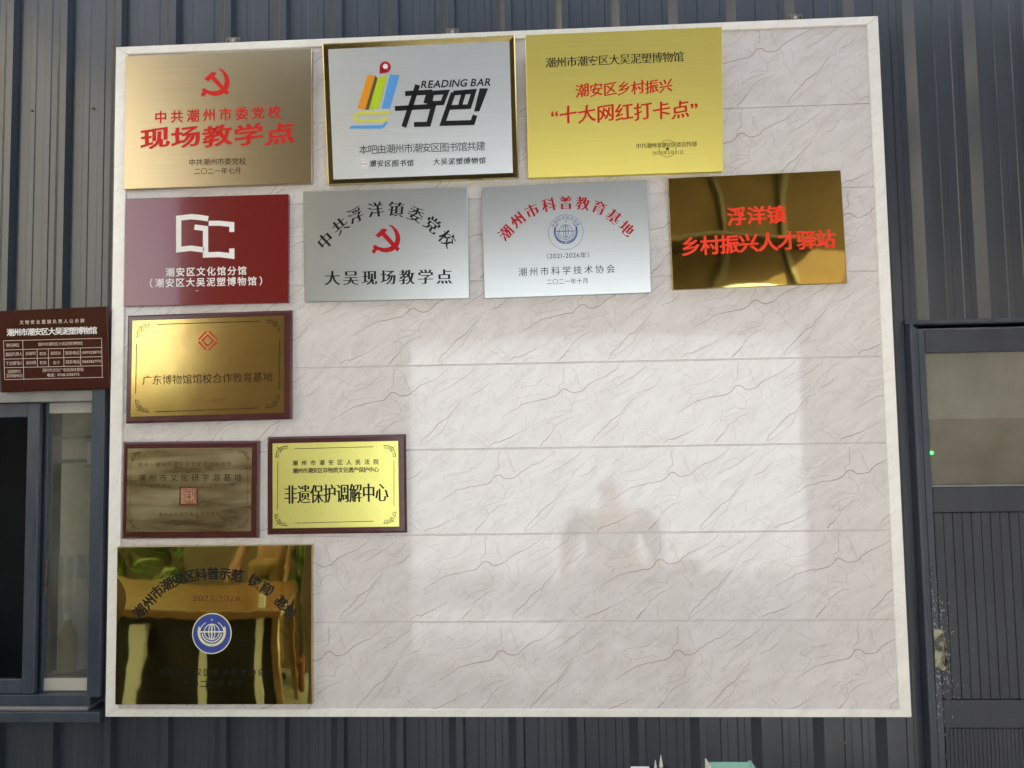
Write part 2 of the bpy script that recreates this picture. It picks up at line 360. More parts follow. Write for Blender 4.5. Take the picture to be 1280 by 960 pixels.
strip((BW, 0), (0, 0), (FL_, FBOT), (BW-FR_, FBOT), yo, yi)
strip((0, gp), (0, BH-gp), (FL_, BH-FTOP-gp), (FL_, FBOT+gp), yo, yi)
# brackets along the top edge
for i, (px, lab) in enumerate(((289, 'leftmost small zinc bracket holding the top edge of the board'), (565, 'small zinc bracket on the board top above the reading bar plaque'),
                               (997, 'small zinc bracket on the board top near its right corner'))):
    p = W(px, 50, 0); b_ = empty('mounting_bracket', (p.x, 0, ZS+BH), label=lab, cat='bracket', group='zinc brackets along the board top'); b_.scale = (1.3, 1, 1.25)
    mb = MB(); mb.box((-.016, .002, .0005), (.016, .024, .003)); mb.box((-.019, .0215, .003), (.019, .0245, .028)); mb.box((-.016, .002, .003), (-.0135, .021, .016)); mb.box((.0135, .002, .003), (.016, .021, .016))
    mb.build('bracket_plate', M['zinc'], b_)
    MB().cyl((0, .021, .014), (0, .013, .014), .0055, .0045, n=6).build('bolt', M['scratch'], b_)
# ---------------------------------------------------------------- lettering
_gl = {}
def glyph(ch):
    if ch in _gl: return _gl[ch]
    c = bpy.data.curves.new('t', 'FONT'); c.body = ch; c.size = 1
    o = bpy.data.objects.new('t', c); C.objects.link(o)
    cu = o.to_curve(bpy.context.evaluated_depsgraph_get()); out = []
    for s in cu.splines:
        P = s.bezier_points; n = len(P); pts = []
        for i in range(n):
            a, b = P[i], P[(i+1) % n]
            p0, p1, p2, p3 = a.co, a.handle_right, b.co, b.handle_left
            p1, p2_, p3_ = a.handle_right, b.handle_left, b.co
            dev = abs((p1-p0).cross(p3_-p0).length)+abs((p2_-p0).cross(p3_-p0).length)
            st = 1 if dev < 1e-3*max(.05, (p3_-p0).length) else 3
            for k in range(st):
                t = k/st; q = p0*(1-t)**3+p1*3*t*(1-t)**2+p2_*3*t*t*(1-t)+p3_*t**3
                pts.append((q.x, q.y))
        out.append(pts)
    xs = [x for p in out for x, y in p] or [0, .3]
    bpy.data.objects.remove(o); _gl[ch] = (out, min(xs), max(xs)); return _gl[ch]
def offs(pts, kx, ky):
    n = len(pts); out = []
    for i in range(n):
        (ax, ay), (bx, by), (cx, cy) = pts[i-1], pts[i], pts[(i+1) % n]
        d1 = (bx-ax, by-ay); d2 = (cx-bx, cy-by); l1 = math.hypot(*d1) or 1e-9; l2 = math.hypot(*d2) or 1e-9
        n1 = (-d1[1]/l1, d1[0]/l1); n2 = (-d2[1]/l2, d2[0]/l2)
        nx, ny = n1[0]+n2[0], n1[1]+n2[1]; q = max(.5, 1+n1[0]*n2[0]+n1[1]*n2[1])
        out.append((bx+nx/q*kx*SIGN, by+ny/q*ky*SIGN))
    return out
SIGN = -1
STY = {'sans': (.0, .0), 'bold': (.018, .018), 'heavy': (.034, .022), 'song': (.014, -.008), 'songb': (.034, -.010), 'thin': (-.010, -.010), 'kai': (.022, .008), 'li': (.032, .018)}
class Print:
    """flat printed shapes gathered for one mesh, in wall coordinates (x, z)"""
    def __init__(s): s.curves = []; s.mb = MB()
    def char(s, ch, x, z, w, h, rot, style, shear=0):
        cont, xa, xb = glyph(ch); kx, ky = STY[style]
        cjk = ord(ch) > 0x2e80
        cx = .5 if cjk else .5*(xa+xb); cz = .38 if cjk else .34
        if style == 'li': w *= 1.06; h *= .88
        co_, si = math.cos(rot), math.sin(rot)
        def place(q):
            res = []
            for a, b in q:
                if style in ('kai', 'li'): b += .05*math.sin((a-.5)*2.2)+.03*(a-.5); a += .012*math.sin(b*9)
                a -= cx; b -= cz; a += shear*b
                a *= w; b *= h
                res.append((x+a*co_-b*si, z+a*si+b*co_))
            return res
        for p in cont:
            base = offs(p, min(0, kx), min(0, ky)) if min(kx, ky) < 0 else p
            s.curves.append(place(base))
            ax, ay = max(0, kx), max(0, ky)
            if ax or ay:                      # bolder strokes: a rim laid round the outline
                o_ = place(offs(base, ax, ay)); i_ = place(offs(base, -ax*.5, -ay*.5)); n = len(base)
                for i in range(n):
                    j = (i+1) % n
                    s.mb.poly([(o_[i][0], -.00012, o_[i][1]), (i_[i][0], -.00012, i_[i][1]), (i_[j][0], -.00012, i_[j][1]), (o_[j][0], -.00012, o_[j][1])])
    def line(s, txt, p0, p1, size, style='sans', rot=0, wide=1.0, shear=0):
        n = len(txt); zz = .9
        for i, ch in enumerate(txt):
            if ch == ' ': continue
            f = i/(n-1) if n > 1 else .5
            s.char(ch, p0[0]+(p1[0]-p0[0])*f, p0[1]+(p1[1]-p0[1])*f, size*wide, size, rot, style, shear)
    def latin(s, txt, p0, p1, size, style='sans', rot=0, shear=0):
        """proportional text fitted between p0 and p1"""
        wd = [(.28 if ch == ' ' else glyph(ch)[2]-min(0, glyph(ch)[1])+.07) if ord(ch) < 0x2e80 else 1.0 for ch in txt]; tot = sum(wd)
        L = math.hypot(p1[0]-p0[0], p1[1]-p0[1]); k = L/tot; acc = 0
        for ch, d in zip(txt, wd):
            f = (acc+d/2)/tot; acc += d
            if ch != ' ': s.char(ch, p0[0]+(p1[0]-p0[0])*f, p0[1]+(p1[1]-p0[1])*f, k if ord(ch) < 0x2e80 else size, size, rot, style, shear)
    def shape(s, pts): s.curves.append(list(pts))
    def stroke(s, pts, wd, closed=False):
        n = len(pts); Lp, Rp = [], []
        for i in range(n):
            a = pts[i-1] if (i or closed) else pts[i]; b = pts[(i+1) % n] if (i < n-1 or closed) else pts[i]
            c = pts[i]
            d1 = (c[0]-a[0], c[1]-a[1]); d2 = (b[0]-c[0], b[1]-c[1])
            l1, l2 = math.hypot(*d1), math.hypot(*d2)
            if l1 < 1e-9: d1, l1 = d2, l2
            if l2 < 1e-9: d2, l2 = d1, l1
            n1 = (-d1[1]/l1, d1[0]/l1); n2 = (-d2[1]/l2, d2[0]/l2); q = max(.35, 1+n1[0]*n2[0]+n1[1]*n2[1])
            nx, ny = (n1[0]+n2[0])/q*wd/2, (n1[1]+n2[1])/q*wd/2
            Lp.append((c[0]+nx, c[1]+ny)); Rp.append((c[0]-nx, c[1]-ny))
        for i in range(n if closed else n-1):
            j = (i+1) % n
            s.mb.poly([(Lp[i][0], 0, Lp[i][1]), (Rp[i][0], 0, Rp[i][1]), (Rp[j][0], 0, Rp[j][1]), (Lp[j][0], 0, Lp[j][1])])
    def disc(s, c, r, n=40): s.mb.poly([(c[0]+r*math.cos(2*math.pi*i/n), 0, c[1]+r*math.sin(2*math.pi*i/n)) for i in range(n)][::-1])
    def fill(s, pts): s.shape(pts)
    def ring(s, c, r, wd, n=48, a0=0, a1=360, ex=1): 
        full = abs(a1-a0) >= 360; k = n if full else n+1
        s.stroke([(c[0]+ex*r*math.cos(R(a0+(a1-a0)*i/n)), c[1]+r*math.sin(R(a0+(a1-a0)*i/n))) for i in range(k)], wd, full)
    def build(s, name, mat_, parent, origin, y, fn=None):
        """origin = parent's world location; parent may be rotated about Y"""
        V = list(s.mb.v); F = list(s.mb.f)
        if s.curves:
            cu = bpy.data.curves.new(name, 'CURVE'); cu.dimensions = '2D'; cu.fill_mode = 'BOTH'
            bx, bz = s.curves[0][0]
            for p in s.curves:
                sp = cu.splines.new('POLY'); sp.points.add(len(p)-1)
                for i, (a, b) in enumerate(p): sp.points[i].co = ((a-bx)*100, (b-bz)*100, 0, 1)
                sp.use_cyclic_u = True
            o = bpy.data.objects.new(name, cu); C.objects.link(o)
            me = bpy.data.meshes.new_from_object(o.evaluated_get(bpy.context.evaluated_depsgraph_get()))
            k = len(V); V += [(v.co.x/100+bx, 0, v.co.y/100+bz) for v in me.vertices]
            F += [tuple(k+i for i in p.vertices) for p in me.polygons]
            bpy.data.objects.remove(o); bpy.data.meshes.remove(me)
        inv = Matrix.Translation(origin) @ parent.rotation_euler.to_matrix().to_4x4(); inv = inv.inverted()
        mb = MB(); 
        for v in V:
            q = inv @ Vector((v[0], origin[1], v[2])); mb.v.append((q.x, y+v[1]+(fn(q.x, q.z) if fn else 0), q.z))
        mb.f = F
        return mb.build(name, mat_, parent)
# ---------------------------------------------------------------- plaques
def quad(corners, Y):
    P = [W(x, y, Y) for x, y in corners]
    c = sum(P, Vector())/4
    wv = (P[1]-P[0]+P[2]-P[3])/2; hv = (P[0]-P[3]+P[1]-P[2])/2
    rot = .5*(math.atan2(wv.z, wv.x)+math.atan2(-hv.x, hv.z))
    return c, wv.length, hv.length, rot
class Plaque:
    def __init__(s, name, corners, thick, label, cat='plaque', group=None, Yb=-.0005, tilt=0):
        s.Y = Yb-thick-math.sin(R(abs(tilt)))*.22; s.c, s.w, s.h, s.rot = quad(corners, s.Y); s.t = thick; s.bow = None
        s.o = empty(name, (s.c.x, s.Y, s.c.z), (R(tilt), -s.rot, 0), label, cat, group)      # local origin: centre of the front face
    def slab(s, name, material, w=None, h=None, y0=0, y1=None, bev=.0015, dx=0, dz=0):
        w = w or s.w; h = h or s.h; y1 = s.t if y1 is None else y1
        return MB().box((dx-w/2, y0, dz-h/2), (dx+w/2, y1, dz+h/2), bev).build(name, material, s.o)
    def bowed(s, name, material, fn, w=None, h=None, y0=0, nx=60, nz=44):
        w = w or s.w; h = h or s.h; mb = MB(); s.bow = fn
        for j in range(nz+1):
            for i in range(nx+1):
                u, v = i/nx*2-1, j/nz*2-1
                mb.v.append((u*w/2, y0+fn(u, v), v*h/2))
        for j in range(nz):
            for i in range(nx): a = j*(nx+1)+i; mb.f.append((a, a+1, a+nx+2, a+nx+1))
        return mb.build(name, material, s.o, smooth=True)
    def zoomfn(s, z, ox, oy):
        def f(x, y):
            p = W(ox+x/z, oy+y/z, s.Y); return (p.x, p.z)
        s.px = 1/350*1.0; return f
    def put(s, pr, name, material, y=-.0006):
        fn = (lambda x, z: .0012+s.bow(x/(s.w/2), z/(s.h/2))) if s.bow else None
        return pr.build(name, material, s.o, (s.c.x, s.Y, s.c.z), y, fn)
def zs(z, f):          # metres for one zoomed pixel
    a, b = f(400, 400), f(500, 400); return math.hypot(a[0]-b[0], a[1]-b[1])/100
def arc_chars(pr, txt, pts, size, style, f, shear=0, wide=1):
    P = [f(*p) for p in pts]; n = len(P)
    for i, ch in enumerate(txt):
        a = P[max(0, i-1)]; b = P[min(n-1, i+1)]
        pr.char(ch, P[i][0], P[i][1], size*wide, size, math.atan2(b[1]-a[1], b[0]-a[0]), style, shear)
def party_emblem(pr, f, cx, cy, size):
    k = size/200
    def g(x, y): return f(cx+(x-632)*k, cy+(y-432)*k)
    sick = [(642,335),(675,345),(705,372),(722,405),(727,440),(718,475),(700,500),(670,520),(630,528),(595,524),(568,512),(556,520),(540,505),(536,486),(548,474),(575,490),(610,498),(645,493),(672,478),(688,455),(693,425),(688,395),(675,365)]
    pr.shape([g(*p) for p in sick])
    pr.mb.poly([(*(g(*p)[:1]), -.0004, g(*p)[1]) for p in [(552,412),(600,366),(628,364),(636,376),(578,428)]][::-1])
    pr.mb.poly([(g(*p)[0], -.0002, g(*p)[1]) for p in [(590,404),(614,384),(722,502),(704,524)]][::-1])
    c = g(542, 520); pr.disc(c, 14*k*zs(1, f), 16)
def globe(pr, f, cx, cy, r, lw):
    """globe of meridians over a wreath"""
    c = f(cx, cy); q = zs(1, f); Rr = r*q
    g0 = (c[0], c[1]+Rr*.06); gr = Rr*.36
    pr.ring(g0, gr, lw); pr.ring(g0, gr, lw, ex=.42); pr.ring(g0, gr, lw*.8, ex=.05, n=24)
    pr.stroke([(g0[0]-Rr*.60, g0[1]), (g0[0]+Rr*.60, g0[1])], lw*1.5)
    pr.ring((g0[0], g0[1]+gr*.0), Rr*.47, lw*1.3, a0=190, a1=350)
    pr.ring(g0, Rr*.56, lw*1.0, a0=20, a1=160, n=30) if False else None
    for sgn in (-1, 1):
        for i in range(9):
            a = R(270+sgn*(12+i*11.5)); p = (g0[0]+Rr*.60*math.cos(a), g0[1]+Rr*.60*math.sin(a))
            t = a+sgn*math.pi/2+sgn*-.5; L = Rr*.11
            pr.stroke([(p[0]-L*.5*math.cos(t), p[1]-L*.5*math.sin(t)), (p[0]+L*.6*math.cos(t), p[1]+L*.6*math.sin(t))], lw*1.9)
        pr.ring(g0, Rr*.66, lw*1.1, a0=270+sgn*8, a1=270+sgn*112, n=24)
    pr.stroke([(c[0]-Rr*.1, c[1]-Rr*.62), (c[0], c[1]-Rr*.5), (c[0]+Rr*.1, c[1]-Rr*.62)], lw*1.2)
    s_ = (c[0], c[1]+Rr*.62); pr.mb.poly([(s_[0]+Rr*(.06 if i % 2 == 0 else .025)*math.sin(math.pi*i/5), 0, s_[1]+Rr*(.06 if i % 2 == 0 else .025)*math.cos(math.pi*i/5)) for i in range(10)])
def curl(pr, f, x, y, sx, sy, s, lw):
    """corner flourish opening away from the corner (x, y) in zoomed px"""
    def sp(cx, cy, r0, a0, turns, n=18):
        pts = []
        for i in range(n+1):
            t = i/n; r = r0*(1-.8*t); a = R(a0)+turns*2*math.pi*t
            pts.append(f(x+sx*(cx+r*math.cos(a)), y+sy*(cy+r*math.sin(a))))
        pr.stroke(pts, lw)
    sp(.16*s, .62*s, .15*s, 60, 1.2); sp(.62*s, .16*s, .15*s, 30, -1.2)
    sp(.28*s, .36*s, .10*s, 0, 1.1); sp(.40*s, .22*s, .09*s, 90, -1.1)
    pr.stroke([f(x+sx*a*s, y+sy*b*s) for a, b in ((.02, .80), (.08, .45), (.22, .18), (.45, .06), (.85, .02))], lw*1.2)
    pr.stroke([f(x+sx*a*s, y+sy*b*s) for a, b in ((.1, .1), (.3, .22), (.36, .4))], lw)
def D(pr, txt, f, a, b, size_px, style, rot=None, wide=1.0, shear=0):
    p0, p1 = f(*a), f(*b); q = zs(1, f)
    rot = math.atan2(p1[1]-p0[1], p1[0]-p0[0]) if rot is None else rot
    pr.line(txt, p0, p1, size_px*q*1.12, style, rot, wide, shear)

# 1 bronze brushed plaque
P = Plaque('plaque', [(156.3,70),(389.5,61),(390,229.5),(155,236)], .020, 'brushed bronze plaque with red hammer emblem at the top left of the board')
P.slab('plate', M['bronze_brush']); f = P.zoomfn(4.923, 140, 50)
pr = Print(); party_emblem(pr, f, 640, 258, 178); P.put(pr, 'emblem', M['red_ink'])
pr = Print(); D(pr, '中共潮州市委党校', f, (300,475), (1000,443), 72, 'bold'); P.put(pr, 'lettering', M['red_ink'])
pr = Print(); D(pr, '现场教学点', f, (265,603), (1033,575), 138, 'li', wide=1.12); P.put(pr, 'lettering', M['red_ink'])
pr = Print(); D(pr, '中共潮州市委党校', f, (493,753), (803,745), 40, 'sans'); P.put(pr, 'lettering', M['brown_ink'])
pr = Print(); D(pr, '二〇二一年七月', f, (525,808), (775,803), 37, 'sans'); P.put(pr, 'lettering', M['brown_ink'])
# 2 reading bar plaque
P = Plaque('plaque', [(405,58.7),(643.8,48.5),(648,220.5),(407.5,227.8)], .024, 'silver plaque with shiny gold rim and READING BAR lettering', tilt=7.0)
fw, fh = P.w, P.h; mb = MB()
b1, b2 = .004, .020
def rect(a, y): return [(-fw/2+a, y, -fh/2+a), (fw/2-a, y, -fh/2+a), (fw/2-a, y, fh/2-a), (-fw/2+a, y, fh/2-a)]
rings = [rect(0, P.t), rect(0, .003), rect(b1, 0), rect(b2, .0035)]
for ra, rb in zip(rings, rings[1:]):
    for i in range(4): j = (i+1) % 4; mb.poly([ra[i], ra[j], rb[j], rb[i]])
mb.build('bevelled_edge', M['gold_edge'], P.o)
MB().box((-fw/2+b2-.001, .0037, -fh/2+b2-.001), (fw/2-b2+.001, .010, fh/2-b2+.001)).build('plate', M['silver_brush2'], P.o)
f = P.zoomfn(4.923, 395, 40); YP = .0028
def poly_px(pr, f, pts): pr.shape([f(*p) for p in pts])
for nm, pts in (('logo_orange', [(322,272),(368,276),(302,478),(255,470)]), ('logo_green', [(385,292),(445,270),(383,466),(324,480)]), ('logo_blue', [(458,270),(518,272),(455,470),(404,472)]),
                ('logo_brown', [(369,277),(384,290),(323,479),(303,477)]), ('logo_blue', [(197,590),(215,573),(405,568),(425,550),(442,548),(415,584),(395,590)])):
    pr = Print(); poly_px(pr, f, pts); P.put(pr, 'logo_shape', M[nm], YP)
q = zs(1, f)
pr = Print(); pr.stroke([f(*p) for p in [(455,494),(270,498),(238,515),(235,535),(260,543),(415,541),(436,526)]], 20*q); P.put(pr, 'logo_shape', M['logo_yellow'], YP)
pr = Print(); pr.disc(f(432,226), 34*q); pr.mb.poly([(f(*p)[0], 0, f(*p)[1]) for p in [(400,215),(395,264),(440,258)]][::-1]); P.put(pr, 'logo_shape', M['logo_pin'], YP)
pr = Print(); pr.disc(f(433,222), 15*q); P.put(pr, 'logo_shape', M['paper'], YP-.0004)
pr = Print()
for pts, wd in (([(550,382),(697,373),(675,440)], 30), ([(485,470),(722,457),(690,563),(600,565)], 30), ([(628,330),(537,580)], 31),
                ([(716,378),(805,372),(778,436),(700,440)], 27), ([(846,378),(972,368),(942,458),(812,464)], 28), ([(846,376),(778,558),(962,553),(978,508)], 30), ([(912,372),(884,460)], 26)):
    pr.stroke([f(*p) for p in pts], wd*q, closed=(len(pts) == 4 and pts[0] == (716,378)))
pr.mb.poly([(f(*p)[0], 0, f(*p)[1]) for p in [(1008,350),(1060,350),(1005,485),(972,487)]][::-1])
P.put(pr, 'lettering', M['black'], YP)
pr = Print(); a, b = f(648,328), f(1082,312); pr.latin('READING BAR', a, b, 62*q, 'bold', math.atan2(b[1]-a[1], b[0]-a[0]), .22); P.put(pr, 'lettering', M['black'], YP)
pr = Print(); D(pr, '本吧由潮州市潮安区图书馆共建', f, (285,716), (1010,693), 54, 'sans'); P.put(pr, 'lettering', M['darkgrey'], YP)
pr = Print(); D(pr, '潮安区图书馆', f, (340,800), (573,796), 38, 'kai'); P.put(pr, 'lettering', M['darkgrey'], YP)
pr = Print(); D(pr, '大吴泥塑博物馆', f, (735,788), (1020,780), 38, 'kai'); P.put(pr, 'lettering', M['darkgrey'], YP)
pr = Print(); pr.disc(f(283,803), 28*q); P.put(pr, 'round_badge', M['paper'], YP)
pr = Print(); pr.ring(f(283,803), 20*q, 2*q); pr.stroke([f(270,800), f(283,806), f(297,798)], 4*q); P.put(pr, 'badge_mark', M['faint_ink'], YP-.0004)
# 3 yellow gold
P = Plaque('plaque', [(657,49.4),(901.7,37.4),(905,210.3),(660,221)], .030, 'bright brushed gold plaque with black and red lettering, rightmost of the top row', tilt=7.0)
P.slab('plate', M['gold_brush']); f = P.zoomfn(4.741, 645, 30); q = zs(1, f)
pr = Print(); D(pr, '潮州市潮安区大吴泥塑博物馆', f, (205,240), (957,205), 58, 'song'); P.put(pr, 'lettering', M['black'])
pr = Print(); D(pr, '潮安区乡村振兴', f, (393,397), (885,370), 74, 'kai'); P.put(pr, 'lettering', M['red_ink'])
pr = Print(); D(pr, '十大网红打卡点', f, (310,535), (975,505), 98, 'kai')
for ch, p in (('“', (230,555)), ('”', (1058,510))): pr.char(ch, f(*p)[0], f(*p)[1]-.0, 110*q, 110*q, .05, 'bold')
P.put(pr, 'lettering', M['red_ink'])
pr = Print(); D(pr, '中共潮州市潮安区委宣传部', f, (730,715), (1062,703), 29, 'song'); a, b = f(813,757), f(1003,750); pr.latin('2023年3月21日', a, b, 26*q, 'sans', .04); P.put(pr, 'lettering', M['brown_ink'])
pr = Print(); pr.ring(f(903,730), 50*q, 2.2*q); c = f(903,732)
pr.mb.poly([(c[0]+q*(15 if i % 2 == 0 else 6)*math.sin(math.pi*i/5), 0, c[1]+q*(15 if i % 2 == 0 else 6)*math.cos(math.pi*i/5)) for i in range(10)]); P.put(pr, 'seal', M['brown_ink'], -.0009)
# 4 red
P = Plaque('plaque', [(157,248),(360,242.8),(361,379.2),(154.5,382.2)], .018, 'glossy dark red plaque with white open-book emblem and white lettering')
P.slab('plate', M['red_enamel']); f = P.zoomfn(5.333, 140, 230); q = zs(1, f)
pr = Print()
pr.stroke([f(*p) for p in [(642,232),(590,224),(530,218),(445,228),(445,438),(525,428),(612,440)]], 35*q)
pr.stroke([f(*p) for p in [(550,287),(624,297),(624,473),(715,470),(799,480),(799,430)]], 35*q)
pr.stroke([f(*p) for p in [(645,262),(720,262),(799,270),(799,320)]], 33*q); P.put(pr, 'emblem', M['white_ink'])
pr = Print(); D(pr, '潮安区文化馆分馆', f, (388,588), (868,577), 54, 'bold'); D(pr, '潮安区大吴泥塑博物馆', f, (318,660), (935,647), 54, 'bold')
for ch, p in (('（', (243,663)), ('）', (1012,645))): pr.char(ch, f(*p)[0], f(*p)[1], 60*q, 60*q, .02, 'bold')
pr.stroke([f(558,712), f(576,711)], 3*q)
P.put(pr, 'lettering', M['white_ink'])
# 5 silver arc
P = Plaque('plaque', [(379.3,239.4),(585,235),(586.2,372.4),(380.2,377)], .018, 'brushed silver plaque with dark red hammer emblem under arched black lettering', tilt=3.2)
P.slab('plate', M['silver_brush']); f = P.zoomfn(5.565, 370, 220); q = zs(1, f)
pr = Print(); party_emblem(pr, f, 632, 435, 200); P.put(pr, 'emblem', M['deep_red'])
pr = Print(); arc_chars(pr, '中共浮洋镇委党校', [(205,450),(310,350),(418,275),(558,237),(700,235),(835,270),(950,340),(1052,438)], 112*q, 'songb', f); P.put(pr, 'lettering', M['black'])
pr = Print(); D(pr, '大吴现场教学点', f, (250,708), (1030,698), 98, 'songb'); P.put(pr, 'lettering', M['black'])
# 6 silver globe
P = Plaque('plaque', [(601.6,234.7),(810,225.3),(814,364.6),(605.4,373.4)], .018, 'brushed silver plaque with blue globe badge under arched dark red lettering', tilt=2.8)
P.slab('plate', M['silver_brush']); f = P.zoomfn(5.333, 590, 215); q = zs(1, f)
pr = Print(); arc_chars(pr, '潮州市科普教育基地', [(225,405),(305,320),(400,260),(512,222),(625,208),(738,213),(848,240),(945,300),(1030,378)], 96*q, 'songb', f); P.put(pr, 'lettering', M['deep_red'])
pr = Print(); pr.ring(f(625,402), 116*q, 2.4*q, 64); globe(pr, f, 625, 402, 117, 3.2*q); pr.ring(f(625,402), 76*q, 5*q, 40, 130, 410)
cc = f(625,402)
for i, ch in enumerate('中国科学技术协会'):
    a = R(150-i*17); pr.char(ch, cc[0]+96*q*math.cos(a), cc[1]+96*q*math.sin(a), 24*q, 24*q, a-math.pi/2, 'sans')
P.put(pr, 'round_badge', M['blue_ink'])
pr = Print(); a, b = f(468,562), f(812,550); pr.latin('（2021-2026年）', a, b, 44*q, 'sans', .03); D(pr, '二〇二一年十月', f, (515,730), (757,722), 36, 'sans'); P.put(pr, 'lettering', M['brown_ink'])
pr = Print(); D(pr, '潮州市科学技术协会', f, (338,665), (925,643), 54, 'sans'); P.put(pr, 'lettering', M['black'])
# 7 mirror gold, orange letters
P = Plaque('plaque', [(835.7,223.9),(1051.4,211.7),(1059,352.3),(840.5,363.5)], .020, 'mirror-polished golden brown plaque with orange-red lettering, right end of second row', tilt=.4)
P.slab('plate', M['gold_edge'], y0=.0012); P.bowed('mirror_face', M['gold_mirror'], lambda u, v: -.0002-.0030*(1-u*u)*(1-v*v)-.0010*math.cos(3.4*u+1.0*v)-.0008*(1-abs(u)**8)-.0007*(1-abs(v)**6), w=P.w-.003, h=P.h-.003, y0=.0012)
f = P.zoomfn(5.108, 820, 200); q = zs(1, f)
pr = Print(); D(pr, '浮洋镇', f, (513,362), (765,350), 112, 'heavy'); P.put(pr, 'lettering', M['orange_red'], -.0011)
pr = Print(); D(pr, '乡村振兴人才驿站', f, (222,552), (1083,504), 114, 'heavy'); P.put(pr, 'lettering', M['orange_red'], -.0011)
# 8 gold in wood frame
def wood_plaque(corners, inner, label, metal, thick=.016, tilt=0):
    P = Plaque('framed_plaque', corners, thick, label, tilt=tilt)
    ic, iw, ih, ir = quad(inner, P.Y)
    bm = bmesh.new(); w2, h2 = P.w/2, P.h/2; e = .007
    o1 = [(-w2, P.t, -h2), (w2, P.t, -h2), (w2, P.t, h2), (-w2, P.t, h2)]
    o2 = [(x, .005, z) for x, _, z in o1]; o3 = [(x-math.copysign(e, x), 0, z-math.copysign(e, z)) for x, _, z in o1]
    mb = MB()
    for a, b in ((o1, o2), (o2, o3)):
        for i in range(4): j = (i+1) % 4; mb.poly([a[i], a[j], b[j], b[i]])
    mb.poly(o3); mb.build('wood_base', M['wood_frame'], P.o)
    dx = (ic.x-P.c.x)*math.cos(P.rot); dz = ic.z-P.c.z
    MB().box((dx-iw/2, -.0016, dz-ih/2), (dx+iw/2, -.0002, dz+ih/2), .0004).build('metal_sheet', metal, P.o)
    return P
P = wood_plaque([(158,393.4),(364,387.8),(364.6,523.5),(157.8,530)], [(165,400),(355,395),(355.2,516),(164.5,521)], 'gold plaque on dark red wood with small red diamond emblem, below the red plaque', M['gold_satin'], tilt=-1.6)
f = P.zoomfn(5.333, 140, 375); q = zs(1, f); YW = -.0020
pr = Print(); D(pr, '广东博物馆馆校合作教育基地', f, (237,535), (1040,512), 60, 'sans'); P.put(pr, 'lettering', M['brown_ink'], YW)
pr = Print(); D(pr, '二〇二一年四月', f, (555,673), (745,668), 26, 'thin'); P.put(pr, 'lettering', M['faint_ink'], YW)
pr = Print(); cx, cy = 637, 270
for k in range(4):
    rr = lambda x, y: f(cx+(x*math.cos(k*math.pi/2)-y*math.sin(k*math.pi/2)), cy+(x*math.sin(k*math.pi/2)+y*math.cos(k*math.pi/2)))
    pr.stroke([rr(-62, -8), rr(-8, -62)], 10*q); pr.stroke([rr(-36, 0), rr(0, -36), rr(16, -20)], 8*q)
P.put(pr, 'emblem', M['red_ink'], YW)
pr = Print()
for a, b in (((295,162),(985,140)), ((162,292),(162,625)), ((1117,262),(1117,600)), ((293,747),(985,720))): pr.stroke([f(*a), f(*b)], 5*q)
for x, y, sx, sy in ((160,160,1,1), (1120,130,-1,1), (158,752,1,-1), (1120,722,-1,-1)): curl(pr, f, x, y, sx, sy, 112, 3.2*q)
P.put(pr, 'border_line', M['brown_ink'], YW)
# 9 tarnished
P = wood_plaque([(153.4,552.5),(324.3,551),(322.6,672),(151,673.6)], [(160.3,561),(315,559),(313.7,664),(157.5,665)], 'tarnished brass plaque on dark red wood with square seal, beside the yellow-green one', M['tarnish'])
f = P.zoomfn(6.564, 140, 535); q = zs(1, f)
pr = Print(); D(pr, '授予：潮州市潮安区大吴泥塑博物馆', f, (235,302), (960,296), 38, 'sans'); P.put(pr, 'lettering', M['faint_ink'], YW)
pr = Print(); D(pr, '潮州市文化广电旅游体育局', f, (400,708), (870,705), 30, 'sans'); P.put(pr, 'lettering', M['faint_ink'], YW)
pr = Print(); D(pr, '二〇二〇年十二月', f, (540,750), (700,748), 24, 'sans'); P.put(pr, 'lettering', M['faint_ink'], YW)
pr = Print(); D(pr, '潮州市文化研学游基地', f, (248,410), (1035,403), 56, 'sans'); P.put(pr, 'lettering', M['brown_ink'], YW)
pr = Print()
pr.stroke([f(*p) for p in [(563,488),(702,486),(702,627),(560,628)]], 14*q, True); 
P.put(pr, 'seal', mat('seal_red', (.10, .02, .012), .5), YW)
pr = Print()
for pts in ([(582,505),(606,505),(606,525),(582,525)], [(582,545),(606,545),(606,575),(582,575)], [(582,595),(606,595),(606,615)], [(620,500),(620,525),(650,525),(650,500)], [(635,500),(635,615)],
            [(620,545),(650,545)], [(620,570),(650,570)], [(618,560),(652,560)], [(620,590),(620,615),(650,615),(650,590)], [(665,500),(665,560)], [(690,500),(690,612)], [(665,500),(690,500)], [(678,520),(678,590)], [(665,585),(665,615),(680,615)]):
    pr.stroke([f(*p) for p in pts], 6*q)
P.put(pr, 'seal_figure', mat('seal_line', (.20, .035, .015), .5), YW-.0003)
pr = Print(); pr.fill([f(*p) for p in [(570,495),(695,493),(695,620),(568,621)]]); P.put(pr, 'seal_ground', mat('seal_ground', (.42, .24, .13), .4), YW+.0002)
pr = Print()
for x, y, sx, sy in ((160,195,1,1), (1125,185,-1,1), (145,830,1,-1), (1118,822,-1,-1)): curl(pr, f, x, y, sx, sy, 100, 4*q)
for a, b in (((280,185),(1000,178)), ((152,310),(148,720)), ((1115,300),(1108,700)), ((260,835),(1000,830))): pr.stroke([f(*a), f(*b)], 3*q)
P.put(pr, 'border_line', M['faint_ink'], YW)
